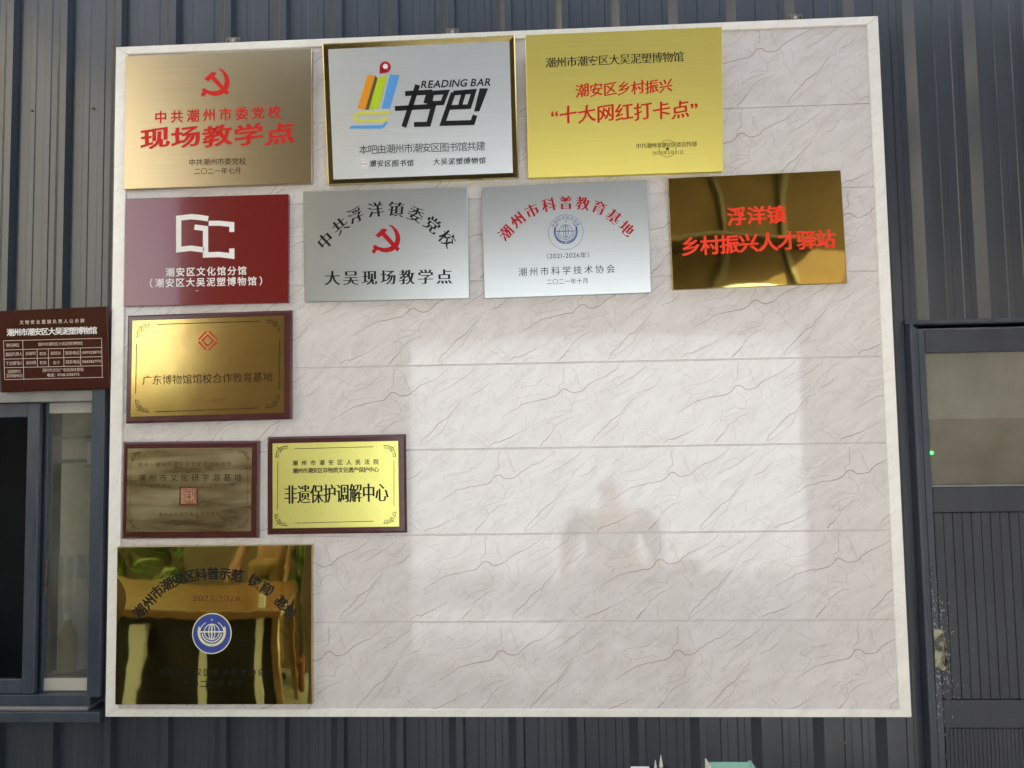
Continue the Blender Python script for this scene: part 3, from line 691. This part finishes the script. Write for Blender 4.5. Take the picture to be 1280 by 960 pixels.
# 10 yellow green
P = wood_plaque([(334,546.5),(507.5,542.6),(507.8,665),(333.7,669.4)], [(341.3,554),(498.4,551.3),(498.4,657.7),(340.5,661)], 'bright yellow-gold plaque on dark wood with tall black lettering and scroll corners', M['yellow_satin'])
f = P.zoomfn(6.564, 325, 530); q = zs(1, f)
pr = Print(); D(pr, '非遗保护调解中心', f, (255,578), (1000,560), 146, 'songb', wide=.66); P.put(pr, 'lettering', M['black'], YW)
pr = Print(); D(pr, '潮州市潮安区人民法院', f, (290,320), (953,310), 40, 'bold'); P.put(pr, 'lettering', M['brown_ink'], YW)
pr = Print(); D(pr, '潮州市潮安区非物质文化遗产保护中心', f, (290,383), (955,373), 40, 'bold'); P.put(pr, 'lettering', M['brown_ink'], YW)
pr = Print()
for a, b in (((285,203),(930,187)), ((148,310),(144,700)), ((1100,300),(1100,670)), ((290,812),(930,797))): pr.stroke([f(*a), f(*b)], 4.5*q)
for x, y, sx, sy in ((128,178,1,1), (1118,172,-1,1), (122,838,1,-1), (1118,818,-1,-1)): curl(pr, f, x, y, sx, sy, 125, 4*q)
P.put(pr, 'border_line', M['brown_ink'], YW)
# 11 mirror bottom left
P = Plaque('plaque', [(146.5,685),(390,679.6),(389,880.4),(143.3,881.3)], .024, 'large mirror-polished gold plaque with blue round badge at the bottom left of the board')
P.slab('plate', M['gold_edge'], y0=.0012); P.bowed('mirror_face', M['gold_mirror2'], lambda u, v: -.0004-.0045*(1-u*u)*(1-.6*v*v)+.0012*math.sin(3.1*v+.6)+.153*max(0, u-.87)**2+.0005*math.sin(7*u), w=P.w-.003, h=P.h-.003, y0=.0012)
f = P.zoomfn(4.364, 130, 670); q = zs(1, f); YM = -.0007
pr = Print(); arc_chars(pr, '潮州市潮安区科普示范（教育）基地', [(195,410),(245,358),(290,305),(343,265),(405,237),(468,218),(530,208),(595,203),(660,205),(727,215),(785,228),(825,248),(885,285),(925,318),(968,362),(1012,412)], 70*q, 'bold', f); P.put(pr, 'lettering', M['black'], YM)
pr = Print(); a, b = f(482,340), f(745,338); pr.latin('2023-2026', a, b, 42*q, 'sans', 0); P.put(pr, 'lettering', M['faint_ink'], YM)
pr = Print(); D(pr, '潮州市潮安区科学技术协会', f, (320,742), (860,740), 38, 'sans'); P.put(pr, 'lettering', M['black'], YM)
pr = Print(); D(pr, '二〇二三年十月', f, (450,805), (735,803), 38, 'sans'); P.put(pr, 'lettering', M['black'], YM)
pr = Print(); pr.disc(f(591,530), 104*q, 56); bd = P.put(pr, 'round_badge', M['badge_blue'], YM)
pr = Print(); pr.ring(f(591,530), 104*q, 5*q, 56); globe(pr, f, 591, 528, 112, 4.5*q); pr.ring(f(591,530), 66*q, 4*q, 40, 120, 420)
P.put(pr, 'badge_figure', M['badge_line'], YM-.0005)
# notice sign on the left
P = Plaque('notice_sign', [(-1,388.3),(134,384.4),(136,486),(-1,490)], .014, 'glossy brown notice sign with white table of contacts above the window', 'sign', Yb=.010, tilt=4.0)
P.slab('plate', M['sign_brown']); f = P.zoomfn(7.683, 0, 375); q = zs(1, f)
pr = Print(); D(pr, '文物安全直接负责人公示牌', f, (222,216), (803,200), 36, 'bold'); P.put(pr, 'lettering', M['cream_ink'])
pr = Print(); D(pr, '潮州市潮安区大吴泥塑博物馆', f, (110,312), (905,291), 64, 'heavy'); P.put(pr, 'lettering', M['white_ink'])
pr = Print()
rows = [(392,368),(480,455),(568,543),(650,630),(765,742)]
for l, r in rows: pr.stroke([f(40,l), f(980,r)], 5*q)
def yl(i, x): l, r = rows[i]; return l+(r-l)*(x-40)/940
for x, i0, i1 in ((40,0,4), (980,0,4), (224,0,4), (358,1,3), (465,1,3), (612,1,3), (773,1,3)): pr.stroke([f(x, yl(i0, x)), f(x-4*(i1-i0)*.5, yl(i1, x))], 5*q)
P.put(pr, 'table_line', M['cream_ink'])
pr = Print()
for t, a, b, s in (('责任单位',(78,436),(172,432),34), ('潮州市潮安区大吴泥塑博物馆',(385,426),(780,415),32), ('直接负责人',(68,522),(198,517),34), ('吴春明',(260,515),(325,512),32), ('职务',(395,516),(428,515),32),
                 ('副馆长',(502,511),(570,509),32), ('联系电话',(643,508),(745,505),34), ('安全管理人',(68,608),(198,604),34), ('吴旧镇',(260,603),(325,600),32), ('职务',(395,602),(428,601),32), ('会计',(520,600),(555,599),32),
                 ('联系电话',(643,595),(745,592),34), ('监督单位',(80,687),(175,684),32), ('及举报电话',(65,729),(190,725),32), ('潮州市文化广电旅游体育局',(415,675),(778,667),32)):
    D(pr, t, f, a, b, s, 'sans')
for t, a, b in (('13975238713',(782,506),(970,500)), ('13652827771',(782,592),(970,588)), ('电话：0768-2336773',(440,722),(752,714))): pr.latin(t, f(*a), f(*b), 34*q, 'bold', .02)
P.put(pr, 'lettering', M['cream_ink'])
# ---------------------------------------------------------------- window at the left
wx = lambda px, y=700: W(px, y, .03).x
wz = lambda py, x=60: W(x, py, .03).z
win = empty('sliding_window', (wx(60), .03, WZB), label='dark metal sliding window left of the board, its left half open and black', cat='window')
def part(name, material, x0, x1, z0, z1, y0, y1, bev=.0015, parent=None, base=None):
    par = parent or win; L0 = base or Vector((wx(60), .03, WZB))
    o = MB().box((x0-L0.x, y0-L0.y, z0-L0.z), (x1-L0.x, y1-L0.y, z1-L0.z), bev).build(name, material, par); return o
XL = -1.75; xj0, xj1 = wx(116), wx(132.5)
zt0, zt1, zb0, zb1 = wz(502.5), wz(489), wz(900), wz(869)
part('frame_head', M['pale_frame'], XL, xj1-.012, zt0, zt1, .012, .11)  # paler than the jambs: the head's reflection is put into its colour
part('frame_jamb', M['frame_paint'], xj0, xj1, zb1+.001, zt1+.006, .006, .112)
part('frame_jamb', M['frame_paint'], XL, XL+.05, zb1+.001, zt0-.001, .014, .112)
part('frame_sill', M['frame_paint'], XL, xj1, zb0, zb0+.036, .004, .112)
part('sill_ledge', M['pale_frame'], XL, xj0-.001, zb0+.037, zb0+.048, .018, .112)
part('sill_track', M['frame_paint'], XL, xj0-.001, zb0+.049, zb1, .030, .112)
# fixed right light
part('sash_rail', M['room_olive'], wx(48), xj0-.001, wz(516.5), zt0-.001, .072, .092)
part('sash_rail', M['room_olive'], wx(48), xj0-.001, zb1+.001, wz(853), .072, .092)  # bottom rail's beige is a reflection put into the colour
part('pane', M['glass'], wx(48), xj0-.001, wz(853)+.0005, wz(516.5)-.0005, .080, .084, 0)
part('sash_stile', M['frame_paint'], wx(44.5), wx(48.5)-.0005, zb1+.001, zt0-.001, .066, .094)
# open sash, pushed in front
sx0, sx1 = wx(28.5), wx(44)
part('sash_stile', M['frame_paint'], sx0, sx1, zb1+.001, zt0-.001, .036, .060, .003)
part('sash_rail', M['frame_paint'], XL+.051, sx0-.001, wz(521), zt0-.001, .038, .060, .003)
part('sash_rail', M['frame_paint'], XL+.051, sx0-.001, zb1+.001, wz(850), .038, .060, .003)
MB().box((wx(50.2)-wx(60), .058-.03, wz(745)-WZB), (wx(51.4)-wx(60), .066-.03, wz(700)-WZB)).build('latch', M['zinc'], win)
# room behind the wall
tag(MB().box((XW, 2.2, 0), (XE, 2.3, CEIL)).build('room_wall', M['room_dark'], None), kind='structure')
tag(MB().box((XW-.1, .12, 0), (XW-.001, 2.3, CEIL)).build('room_wall', M['room_dark'], None), kind='structure')
tag(MB().box((XE+.001, .12, 0), (XE+.1, 2.3, CEIL)).build('room_wall', M['room_dark'], None), kind='structure')
tag(MB().box((.0, .13, 0.01), (DX0-.06, .16, CEIL)).build('room_wall', M['room_dark'], None), kind='structure')
tag(MB().box((XW, .13, WZT+.02), (-.002, .16, CEIL)).build('room_wall', M['room_dark'], None), kind='structure')
tag(MB().box((XW, .13, .01), (-.002, .16, WZB-.01)).build('room_wall', M['room_dark'], None), kind='structure')
# behind the right-hand pane: shelves, box, bottle; board and sheet carry its reflected tones
ZC = WZB
pt = MB().box((wx(44), .170, WZB-.3), (-.004, .185, WZT+.2)).build('partition', M['room_olive'], None); tag(pt, 'pale olive partition board behind the right window pane', 'partition')
for k, (za, zb, lab) in enumerate(((549, 545, 'upper thin shelf behind the window pane'), (580, 576, 'lower thin shelf behind the window pane'))):
    s_ = MB().box((wx(46), .10, wz(za)), (wx(90), .169, wz(zb)), .001).build('shelf', M['pale_frame'], None); tag(s_, lab, 'shelf', 'shelves behind the window')
bx = empty('storage_box', (wx(108), .134, wz(582)), label='small white box on the shelf behind the window pane', cat='box')
MB().box((-.05, -.032, 0), (.045, .032, .07), .002).build('box_body', M['box_white'], bx); MB().box((-.053, -.034, .070), (.048, .034, .083), .002).build('lid', M['box_white'], bx)
sh = MB().box((wx(88), .10, wz(586)), (-.005, .169, wz(582.5)), .001).build('shelf', M['pale_frame'], None); tag(sh, 'short shelf under the white box behind the window pane', 'shelf', 'shelves behind the window')
mb = MB(); nx_ = 30
for j in (0, 1):
    for i in range(nx_+1): mb.v.append((wx(46)+(-.006-wx(46))*i/nx_, .155+.006*math.sin(i*1.3)+.004*math.sin(i*.6), (wz(870) if j == 0 else wz(702+2*math.sin(i*.5)))))
for i in range(nx_): mb.f.append((i, i+1, nx_+2+i, nx_+1+i))
tag(mb.build('cloth', M['grey_cloth'], None, smooth=True), 'grey cloth hanging in the lower half behind the window pane', 'cloth')
bt = empty('bottle', (wx(65), .128, wz(850)), label='yellow-brown bottle standing behind the lower window pane', cat='bottle')
mb = MB(); prof = [(.0, 0), (.03, 0), (.032, .02), (.032, .13), (.018, .165), (.012, .17), (.012, .19)]
for (r0, z0), (r1, z1) in zip(prof, prof[1:]):
    if z1 > z0: mb.cyl((0, 0, z0), (0, 0, z1), r0, r1, 16, caps=False)
mb.build('bottle_body', M['bottle'], bt, smooth=True); MB().cyl((0, 0, .19), (0, 0, .215), .014, .013).build('cap', M['box_white'], bt)
tag(MB().box((wx(45), .095, wz(858)), (-.005, .169, wz(850.5))).build('window_board', M['pale_frame'], None), 'pale inner ledge under the bottle behind the window', 'ledge')
# ---------------------------------------------------------------- door at the right
dx = lambda px, y: W(px, y, .03).x
door = empty('metal_door', (DX0, .03, 0), label='dark grey metal door with glazed top, grooved panel and worn lock', cat='door')
DB = Vector((DX0, .03, 0)); DX1 = DX0+1.0
def dp(name, material, x0, x1, z0, z1, y0, y1, bev=.0015, parent=None): return part(name, material, x0, x1, z0, z1, y0, y1, bev, parent or door, DB)
gx0 = dx(1161, 520); gz0, gz1 = W(1220, 608, .03).z, W(1220, 440.5, .03).z
sx = dx(1158, 520)
dp('frame_jamb', M['frame_paint'], DX0-.001, DX0+.012, 0, DZT-.001, .004, .10, .002)
dp('frame_jamb', M['frame_paint'], DX0+.013, DX0+.030, 0, DZT-.012, .018, .10, .002)
dp('frame_jamb', M['frame_paint'], DX1-.03, DX1, 0, DZT-.012, .006, .10, .002)
zt = DZT-.022
lx0, lx1 = DX0+.0325, DX1-.032
stx = gx0-.002
dp('door_stile', M['frame_paint'], lx0, stx, .01, zt, .026, .066, .003)
dp('door_stile', M['dark_door'], lx1-.09, lx1, .01, zt, .026, .066, .003)
dp('door_rail', M['dark_door'], stx+.0005, lx1-.0905, gz1+.002, zt, .028, .066, .002)
dz = lambda py: W(1220, py, .03).z
zr1, zp1, zp0, zr0 = dz(609), dz(640), dz(875), dz(910)
dp('door_rail', M['dark_door'], stx+.0005, lx1-.0905, zp1, zr1, .028, .066, .002)
dp('door_rail', M['dark_door'], stx+.0005, lx1-.0905, zr0, zp0, .028, .066, .002)
dp('door_rail', M['dark_door'], stx+.0005, lx1-.0905, .012, .12, .028, .066, .002)
dp('pane', M['glass'], stx+.001, lx1-.091, gz0+.003, gz1+.0015, .050, .055, 0)
dp('glazing_bead', M['pale_frame'], stx+.001, lx1-.091, gz0-.001, gz0+.004, .034, .049, .0008)
for k in range(18):                                  # grooved infill of the middle panel
    a = stx+.004+k*.0318; b = a+.0303
    if b > lx1-.092: break
    dp('slat', M['dark_door'], a, b, zp0+.002, zp1-.002, .033+(.0006 if k % 2 else 0), .044, .0014)
dp('panel_back', M['frame_paint'], stx+.001, lx1-.091, .121, zp1-.001, .0445, .062, 0)
for k in range(40):
    a = stx+.006+k*.0135; b = a+.0128
    if b > lx1-.092: break
    dp('slat', M['dark_door'], a, b, .123, zr0-.003, .034, .044, .0009)
# lock and handle
hp = W(1162, 811, .026); hp.x = lx0+.018
lk = MB().box((lx0+.003-DB.x, -.0085, hp.z-.072), (lx0+.036-DB.x, -.0046, hp.z+.066), .001).build('lock_plate', M['worn_brass'], door)
MB().tube([(hp.x+.016-DB.x, -.004, hp.z-.055), (hp.x+.017-DB.x, -.022, hp.z-.045), (hp.x+.015-DB.x, -.026, hp.z), (hp.x+.012-DB.x, -.022, hp.z+.042), (hp.x+.012-DB.x, -.004, hp.z+.052)], .0035).build('pull_handle', M['zinc'], lk, smooth=True)
pr_ = random.Random(5); mb = MB()
for k in range(230):                                 # chipped paint around the lock
    r = abs(pr_.gauss(0, 1)); x = hp.x+.002+pr_.gauss(0, .018+.010*r); z = hp.z-.02+pr_.gauss(0, .07+.05*r); L = pr_.uniform(.002, .009); a = pr_.gauss(1.5, .7); wd = pr_.uniform(.0005, .0016)
    if x < lx0+.003: x = lx0+.004+pr_.random()*.01
    yy = -.0045 if x < stx-.002 else (-.0 if zp0 < z < zp1 else -.0023)
    if zp0+.003 < z < zp1-.003 and x > stx: yy = .0025
    c_, s_ = math.cos(a), math.sin(a)
    mb.poly([(x-DB.x-s_*wd, yy, z+c_*wd), (x-DB.x+c_*L-s_*wd*.3, yy, z+s_*L+c_*wd*.3), (x-DB.x+c_*L+s_*wd*.3, yy, z+s_*L-c_*wd*.3), (x-DB.x+s_*wd, yy, z-c_*wd)])
mb.build('paint_chips', M['scratch'], door, kind='stuff')
gp_ = W(1164, 566, .04); led = MB().cyl((gp_.x, .036, gp_.z), (gp_.x, .049, gp_.z), .0062, .005, n=16).build('indicator_light', M['led'], None); tag(led, 'tiny glowing green indicator light at the edge of the door glass', 'light')  # glowing dot stands in for the reflection of a green LED
# behind the door glass
mb = MB(); n_ = 60; xa, xb = stx-.02, lx1-.07
for j in (0, 1):
    for i in range(n_+1):
        t = i/n_; mb.v.append((xa+(xb-xa)*t, .13+.012*math.sin(i*.9)*(t > .5)+.003*math.sin(i*2.1), (dz(523) if j == 0 else gz1+.1)))
for i in range(n_): mb.f.append((i, i+1, n_+2+i, n_+1+i))
tag(mb.build('curtain', M['grey_cloth'], None, smooth=True), 'pale grey curtain behind the top of the door glass', 'curtain')
tag(MB().box((xa, .15, .7), (xb, .17, dz(520)))  .build('brown_board', M['brown_board'], None), 'brown board behind the lower part of the door glass', 'board')
# ---------------------------------------------------------------- setting behind and around the camera
FY = -2.95
tag(MB().box((-60, -70, -.3), (60, 60, -.02)).build('ground', M['ground'], None), kind='structure')
tag(MB().box((-5.4, FY-.3, -.015), (5.4, 2.3, 0)).build('floor', M['concrete'], None), kind='structure')
FH = 4.2
tag(MB().box((XW-.02, -.02, CEIL+.002), (XE+.1, 2.4, CEIL+.12)).build('roof', M['ceiling'], None), kind='structure')
ow = empty('porch_wall', (0, FY, 0), label='brown wall with wide doorways across the yard from the marble board', cat='wall')
def ob(x0, x1, z0, z1, nm='wall_pier'): MB().box((x0, -.2, z0), (x1, 0, z1)).build(nm, M['inner_wall'], ow)
OX0, OX1, OZ = .53, 3.50, 2.40
ob(-1.20, OX0, 0, FH); ob(OX1, 9, 0, FH); ob(OX0+.001, OX1-.001, OZ, FH, 'lintel')
for k, (x_, w_) in enumerate(((2.78, .035), (3.42, .05))):
    MB().box((x_, .001, OZ+.05), (x_+w_, .05, FH-.01), .004).build('conduit', M['pale_frame'], ow)  # pale bars added so the gold mirror plaque shows curved streaks
MB().box((OX0-.2, .001, 2.93), (OX1+.2, .44, 2.96), .003).build('awning', M['cup'], ow)  # unseen near-black slab added to keep the sun off the lintel
aw = MB().box((-1.25, FY-.3, FH+.002), (9, FY+.95, FH+.09)).build('canopy', M['ceiling'], None); tag(aw, 'dark steel canopy over the doorways opposite the marble board', 'canopy')  # added out of view so the wall beneath it reflects dark
ew = MB().box((9.01, FY-.2, 0), (9.2, 2.3, FH)).build('end_wall', M['inner_wall'], None); tag(ew, 'plain end wall on the right of the porch', 'wall')
# beyond the yard
o = MB().box((-3.0, -11.3, 0), (16, -11, 3.2)).build('yard_wall', M['plaster'], None); tag(o, 'pale plastered boundary wall across the sunlit yard opposite the doorway', 'wall')
o = empty('yard_building', (-5.6, -4.5, 0), label='tall cream plastered building closing the yard on the left', cat='building')  # unseen, added as a sunlit warm source for the ribs and board
MB().box((-5, -5.2, 0), (0, 4.2, 7.6)).build('wall', M['tan_plaster'], o); MB().box((-5.2, -5.4, 7.602), (.2, 4.4, 7.8)).build('roof', M['ceiling'], o)
def dark_screen(x0, x1, y, h, n, label):
    rg = random.Random(11); o = empty('hedge', ((x0+x1)/2, y, 0), label=label, cat='hedge'); L = (x1-x0)/2
    MB().box((-L, -.25, 0), (L, .25, h-.2)).build('trunk', M['trunk'], o)
    mb = MB()
    for k in range(n):
        c = Vector((rg.uniform(-L, L), rg.uniform(-.3, .45), rg.uniform(.05, h+.12*math.sin(rg.uniform(0, 6))))); a = Vector((rg.gauss(0, 1), rg.gauss(0, 1), rg.gauss(0, 1))).normalized(); b = a.orthogonal().normalized(); r = rg.uniform(.05, .12)
        mb.poly([c-a*r, c+b*r*.45, c+a*r, c-b*r*.45])
    mb.build('foliage', M['leaf'], o)
dark_screen(-5.4, -1.5, -5.6, 2.6, 9000, 'tall dark green hedge standing across the yard on the left')  # unseen mass added so sign and window pane reflect something dark
# low table with pen cup, paper stand and book
tb = empty('side_table', (1.92, -1.06, 0), label='small wooden table standing in front of the board below the picture edge', cat='table')
MB().box((-.30, -.19, .72), (.30, .19, .75), .004).build('table_top', M['wood_table'], tb)
for a in (-1, 1):
    for b in (-1, 1): MB().box((a*.27-.02, b*.16-.02, 0), (a*.27+.02, b*.16+.02, .719)).build('leg', M['wood_table'], tb)
YT = -1.08
def tp(px, py): return W(px, py, YT)
p = tp(825, 958)
cup = empty('pen_cup', (p.x, YT, .75), label='dark pen cup at the bottom edge, just left of the green book', cat='cup')
hc = p.z-.75-.004
mb = MB(); mb.cyl((0, 0, 0), (0, 0, hc), .020, .020, 20, caps=False); mb.cyl((0, 0, .002), (0, 0, hc), .018, .018, 20, caps=False); mb.cyl((0, 0, 0), (0, 0, .003), .020, .020, 20); mb.build('cup_body', M['cup'], cup, smooth=True)
for k, (pt_, lab, x_) in enumerate(((tp(826, 944), 'taller pen standing in the dark pen cup', .001), (tp(819.5, 951), 'shorter pen standing in the dark pen cup', -.006))):
    o = empty('pen', (p.x+x_, YT+.004*k, .757), label=lab, cat='pen', group='pens in the cup')
    v = Vector((pt_.x-p.x-x_, 0, pt_.z-.757)); L = v.length; d = v/L
    MB().cyl((0, 0, 0), d*(L-.022), .0042, n=8).build('barrel', M['pen'], o); MB().cyl(d*(L-.022), d*L, .0040, .0006, n=8).build('tip', M['scratch'], o)
a, b = tp(800, 957), tp(819, 956)
cd = empty('paper_stack', ((a.x+b.x)/2-.004, YT+.06, .75), label='white sheet block left of the pen cup', cat='paper')
MB().box((-.021, -.04, 0), (.019, .04, a.z-.75-.044), .001).build('paper_block', M['paper'], cd)
a, b = tp(886, 948), tp(937, 945)
bk = empty('book', ((a.x+b.x)/2, YT, .75), (R(0), 0, R(4)), label='green box-shaped book standing at the bottom edge below the board', cat='book')
wz_ = (b.x-a.x)/2; hb = a.z-.75-.006; mb = MB()
mb.box((-wz_, -.004, 0), (wz_*.96, .0, hb), .0); 
mb2 = MB(); nn = 10
for j in (0, 1):
    for i in range(nn+1):
        t = i/nn; mb2.v.append((-wz_+2*wz_*t + (0 if j else .02*t), -.012*math.sin(t*2.6)-(.0 if j else .05), (hb+.004*math.sin(t*3)+(.004 if t > .95 else 0)) if j else hb-.10))
for i in range(nn): mb2.f.append((i, i+1, nn+2+i, nn+1+i))
mb2.build('cover', M['book_green'], bk, smooth=True)
MB().box((-wz_+.002, .001, 0), (wz_-.004, .03, hb-.03), .001).build('page_block', M['book_pages'], bk)
mb3 = MB(); mb3.v = [(wz_*.98, -.010, hb+.006), (wz_*1.02, -.008, hb+.002), (wz_*1.75, -.045, hb-.038), (wz_*1.70, -.050, hb-.044), (wz_*.97, -.03, hb-.06)]; mb3.f = [(0, 1, 2, 3, 4)]
mb3.build('cover_flap', M['book_green'], bk)
MB().box((-wz_-.0035, -.016, 0), (-wz_-.0008, .02, hb-.001), .0005).build('spine_edge', M['book_pages'], bk)
# long bench table on the left behind the camera, seen only in the polished plaque
bt_ = empty('work_table', (-.75, -1.85, 0), label='long wooden table standing left of the camera, mirrored in the polished plaque', cat='table')
MB().box((-.9, -.3, .71), (.9, .3, .75), .004).build('table_top', M['wood_table'], bt_)
for a in (-1, 1):
    for b in (-1, 1): MB().box((a*.85-.025, b*.25-.025, 0), (a*.85+.025, b*.25+.025, .709)).build('leg', M['wood_table'], bt_)
MB().box((-.84, .20, .06), (.80, .22, .705), .002).build('front_panel', M['dark_cloth'], bt_)  # added to block bright floor and yard in the polished plaque
for k, (x_, w_, h_) in enumerate(((-.02, .07, .66), (.42, .06, .72), (.70, .045, .80))):
    o = MB().box((-w_/2, -.01, 0), (w_/2, .01, h_), .002).build('white_plank', M['paper'], None); o.location = (-.75+x_, -1.60+.06, .01); o.rotation_euler = (R(6), R(2*k-2), 0)  # invented strips, mirrored in place of openings to the bright outside
    tag(o, ('widest', 'middle', 'narrowest and tallest')[k]+' of the three white planks leaning on the long table', 'plank', 'white planks leaning on the table')
# potted plants behind the camera
def plant(x, y, n, h, label, seed):
    rg = random.Random(seed); o = empty('potted_plant', (x, y, 0), label=label, cat='plant')
    MB().cyl((0, 0, 0), (0, 0, .28), .13, .17, 20).build('pot', M['pot'], o)
    mb = MB(); ms = MB()
    for k in range(n):
        a = rg.uniform(0, 6.28); el = rg.uniform(.5, 1.35); L = h*rg.uniform(.6, 1)
        b = Vector((math.cos(a)*math.cos(el), math.sin(a)*math.cos(el), math.sin(el)))*L; base = Vector((0, 0, .28))
        ms.cyl(base, base+b*.75, .006, .003, 6)
        sd = Vector((-math.sin(a), math.cos(a), 0)); fw_ = b.normalized(); tip = base+b+Vector((0, 0, -L*.12)); st_ = base+b*.62
        wd = L*.11; mid = (st_+tip)/2+Vector((0, 0, L*.05))
        i0 = len(mb.v); mb.v += [tuple(st_), tuple(mid+sd*wd), tuple(mid+Vector((0, 0, -.01))), tuple(mid-sd*wd), tuple(tip)]; mb.f += [(i0, i0+1, i0+2), (i0, i0+2, i0+3), (i0+1, i0+4, i0+2), (i0+2, i0+4, i0+3)]
    ms.build('stem', M['trunk'], o); mb.build('foliage', M['leaf'], o)
plant(.22, -2.45, 34, 1.0, 'broad-leaved potted plant by the porch pillar behind the camera', 1)
plant(2.42, -2.80, 70, .62, 'low bushy potted plant beside the photographer in the doorway', 5)  # added to broaden the dark shape inside the board's glare
plant(-1.75, -2.6, 40, .8, 'bushy potted plant at the left of the porch behind the camera', 2)
# people: the photographer and an onlooker, mirrored in the polished plaques
def person(x, y, face, label, holding, s=1.0, trousers='tan_cloth'):
    root = empty('person', (x, y, 0), (0, 0, face), label=label, cat='person')
    def skin(name, nodes, edges, material, sub=1):
        me = bpy.data.meshes.new(name); me.from_pydata([n[0] for n in nodes], edges, []); o = bpy.data.objects.new(name, me); link(o, root)
        sk = o.modifiers.new('s', 'SKIN'); sk.use_smooth_shade = True
        for v, n in zip(me.skin_vertices[0].data, nodes): v.radius = (n[1], n[2] if len(n) > 2 else n[1]); 
        me.skin_vertices[0].data[0].use_root = True
        sb = o.modifiers.new('d', 'SUBSURF'); sb.levels = sub; sb.render_levels = sub
        e = bpy.data.meshes.new_from_object(o.evaluated_get(bpy.context.evaluated_depsgraph_get())); e.materials.clear(); e.materials.append(material)
        nm = bpy.data.objects.new(name, e); link(nm, root); bpy.data.objects.remove(o); nm.name = name; return nm
    H = s
    N_ = [((0, 0, .92*H), .12, .10), ((0, 0, 1.10*H), .115, .09), ((0, 0, 1.30*H), .13, .09), ((0, 0, 1.38*H), .05, .05), ((0, -.01, 1.46*H), .055, .055), ((0, -.015, 1.55*H), .075, .085), ((0, 0, 1.63*H), .06, .07)]
    E_ = [(0, 1), (1, 2), (2, 3), (3, 4), (4, 5), (5, 6)]
    hands = []
    for sd in (-1, 1):
        k = len(N_)
        el = (sd*.26, -.10, 1.12*H); ha = (sd*.07, -.30, 1.45*H) if holding else (sd*.24, -.05, .86*H)
        if not holding: el = (sd*.23, .02, 1.10*H)
        N_ += [((sd*.17, 0, 1.31*H), .055), (el, .040), (ha, .026)]; E_ += [(2, k), (k, k+1), (k+1, k+2)]
        hv = (Vector(ha)-Vector(el)).normalized(); pm = Vector(ha)+hv*.07; k2 = len(N_)
        N_.append((tuple(pm), .030, .018)); E_.append((k+2, k2))
        for q_ in range(4):
            kk = len(N_); b_ = pm+hv*.04+Vector((0, (q_-1.5)*.018, 0) if not holding else ((q_-1.5)*.018, 0, 0)); t_ = b_+hv*(.035+.01*(q_ in (1, 2)))+Vector((0, -.02, 0))
            N_ += [(tuple(b_), .008), (tuple(t_), .007)]; E_ += [(k2, kk), (kk, kk+1)]
        kk = len(N_); N_.append((tuple(pm+Vector((-sd*.035, -.01, .0))+hv*.01), .009)); E_.append((k2, kk))
        k = len(N_)
        N_ += [((sd*.09, 0, .88*H), .085), ((sd*.10, -.01, .48*H), .055), ((sd*.10, .02, .09*H), .037), ((sd*.11, -.15, .035*H), .032)]; E_ += [(0, k), (k, k+1), (k+1, k+2), (k+2, k+3)]
    skin('body', N_, E_, M['skin'], 2)
    skin('shirt', [((0, 0, .90*H), .15, .12), ((0, 0, 1.08*H), .14, .11), ((0, 0, 1.31*H), .145, .105), ((-.17, 0, 1.315*H), .075), ((.17, 0, 1.315*H), .075), ((-.215, -.04 if holding else 0, 1.20*H), .06), ((.215, -.04 if holding else 0, 1.20*H), .06), ((-.235, .0, .96*H), .045), ((.235, .0, .96*H), .045)], [(0, 1), (1, 2), (2, 3), (2, 4), (3, 5), (4, 6), (5, 7), (6, 8)], M['dark_cloth'])
    skin('trousers', [((0, 0, .90*H), .155, .125), ((-.10, 0, .80*H), .11), ((.10, 0, .80*H), .11), ((-.11, -.01, .48*H), .085), ((.11, -.01, .48*H), .085), ((-.11, .01, .13*H), .075), ((.11, .01, .13*H), .075)], [(0, 1), (0, 2), (1, 3), (2, 4), (3, 5), (4, 6)], M[trousers])
    skin('hair', [((0, .035, 1.56*H), .085, .09), ((0, .01, 1.645*H), .08, .085)], [(0, 1)], M['hair'])
    for sd in (-1, 1): MB().box((sd*.11-.05, -.20, 0), (sd*.11+.05, .07, .07), .015).build('shoe', M['hair'], root)
    for sd in (-1, 1): MB().box((sd*.028-.012, -.098, 1.555*H), (sd*.028+.012, -.09, 1.565*H), .003).build('eye', M['hair'], root)
    MB().box((-.012, -.118, 1.515*H), (.012, -.085, 1.55*H), .006).build('nose', M['skin'], root)
    return root
person(2.02, -2.80, math.pi, 'photographer in dark shirt and dark trousers standing in the doorway behind the camera', False, .80, 'dark_cloth').scale = (1.35, 1, 1)
person(-.30, -2.55, math.pi+.2, 'onlooker in tan trousers standing behind the long table', False, .98)
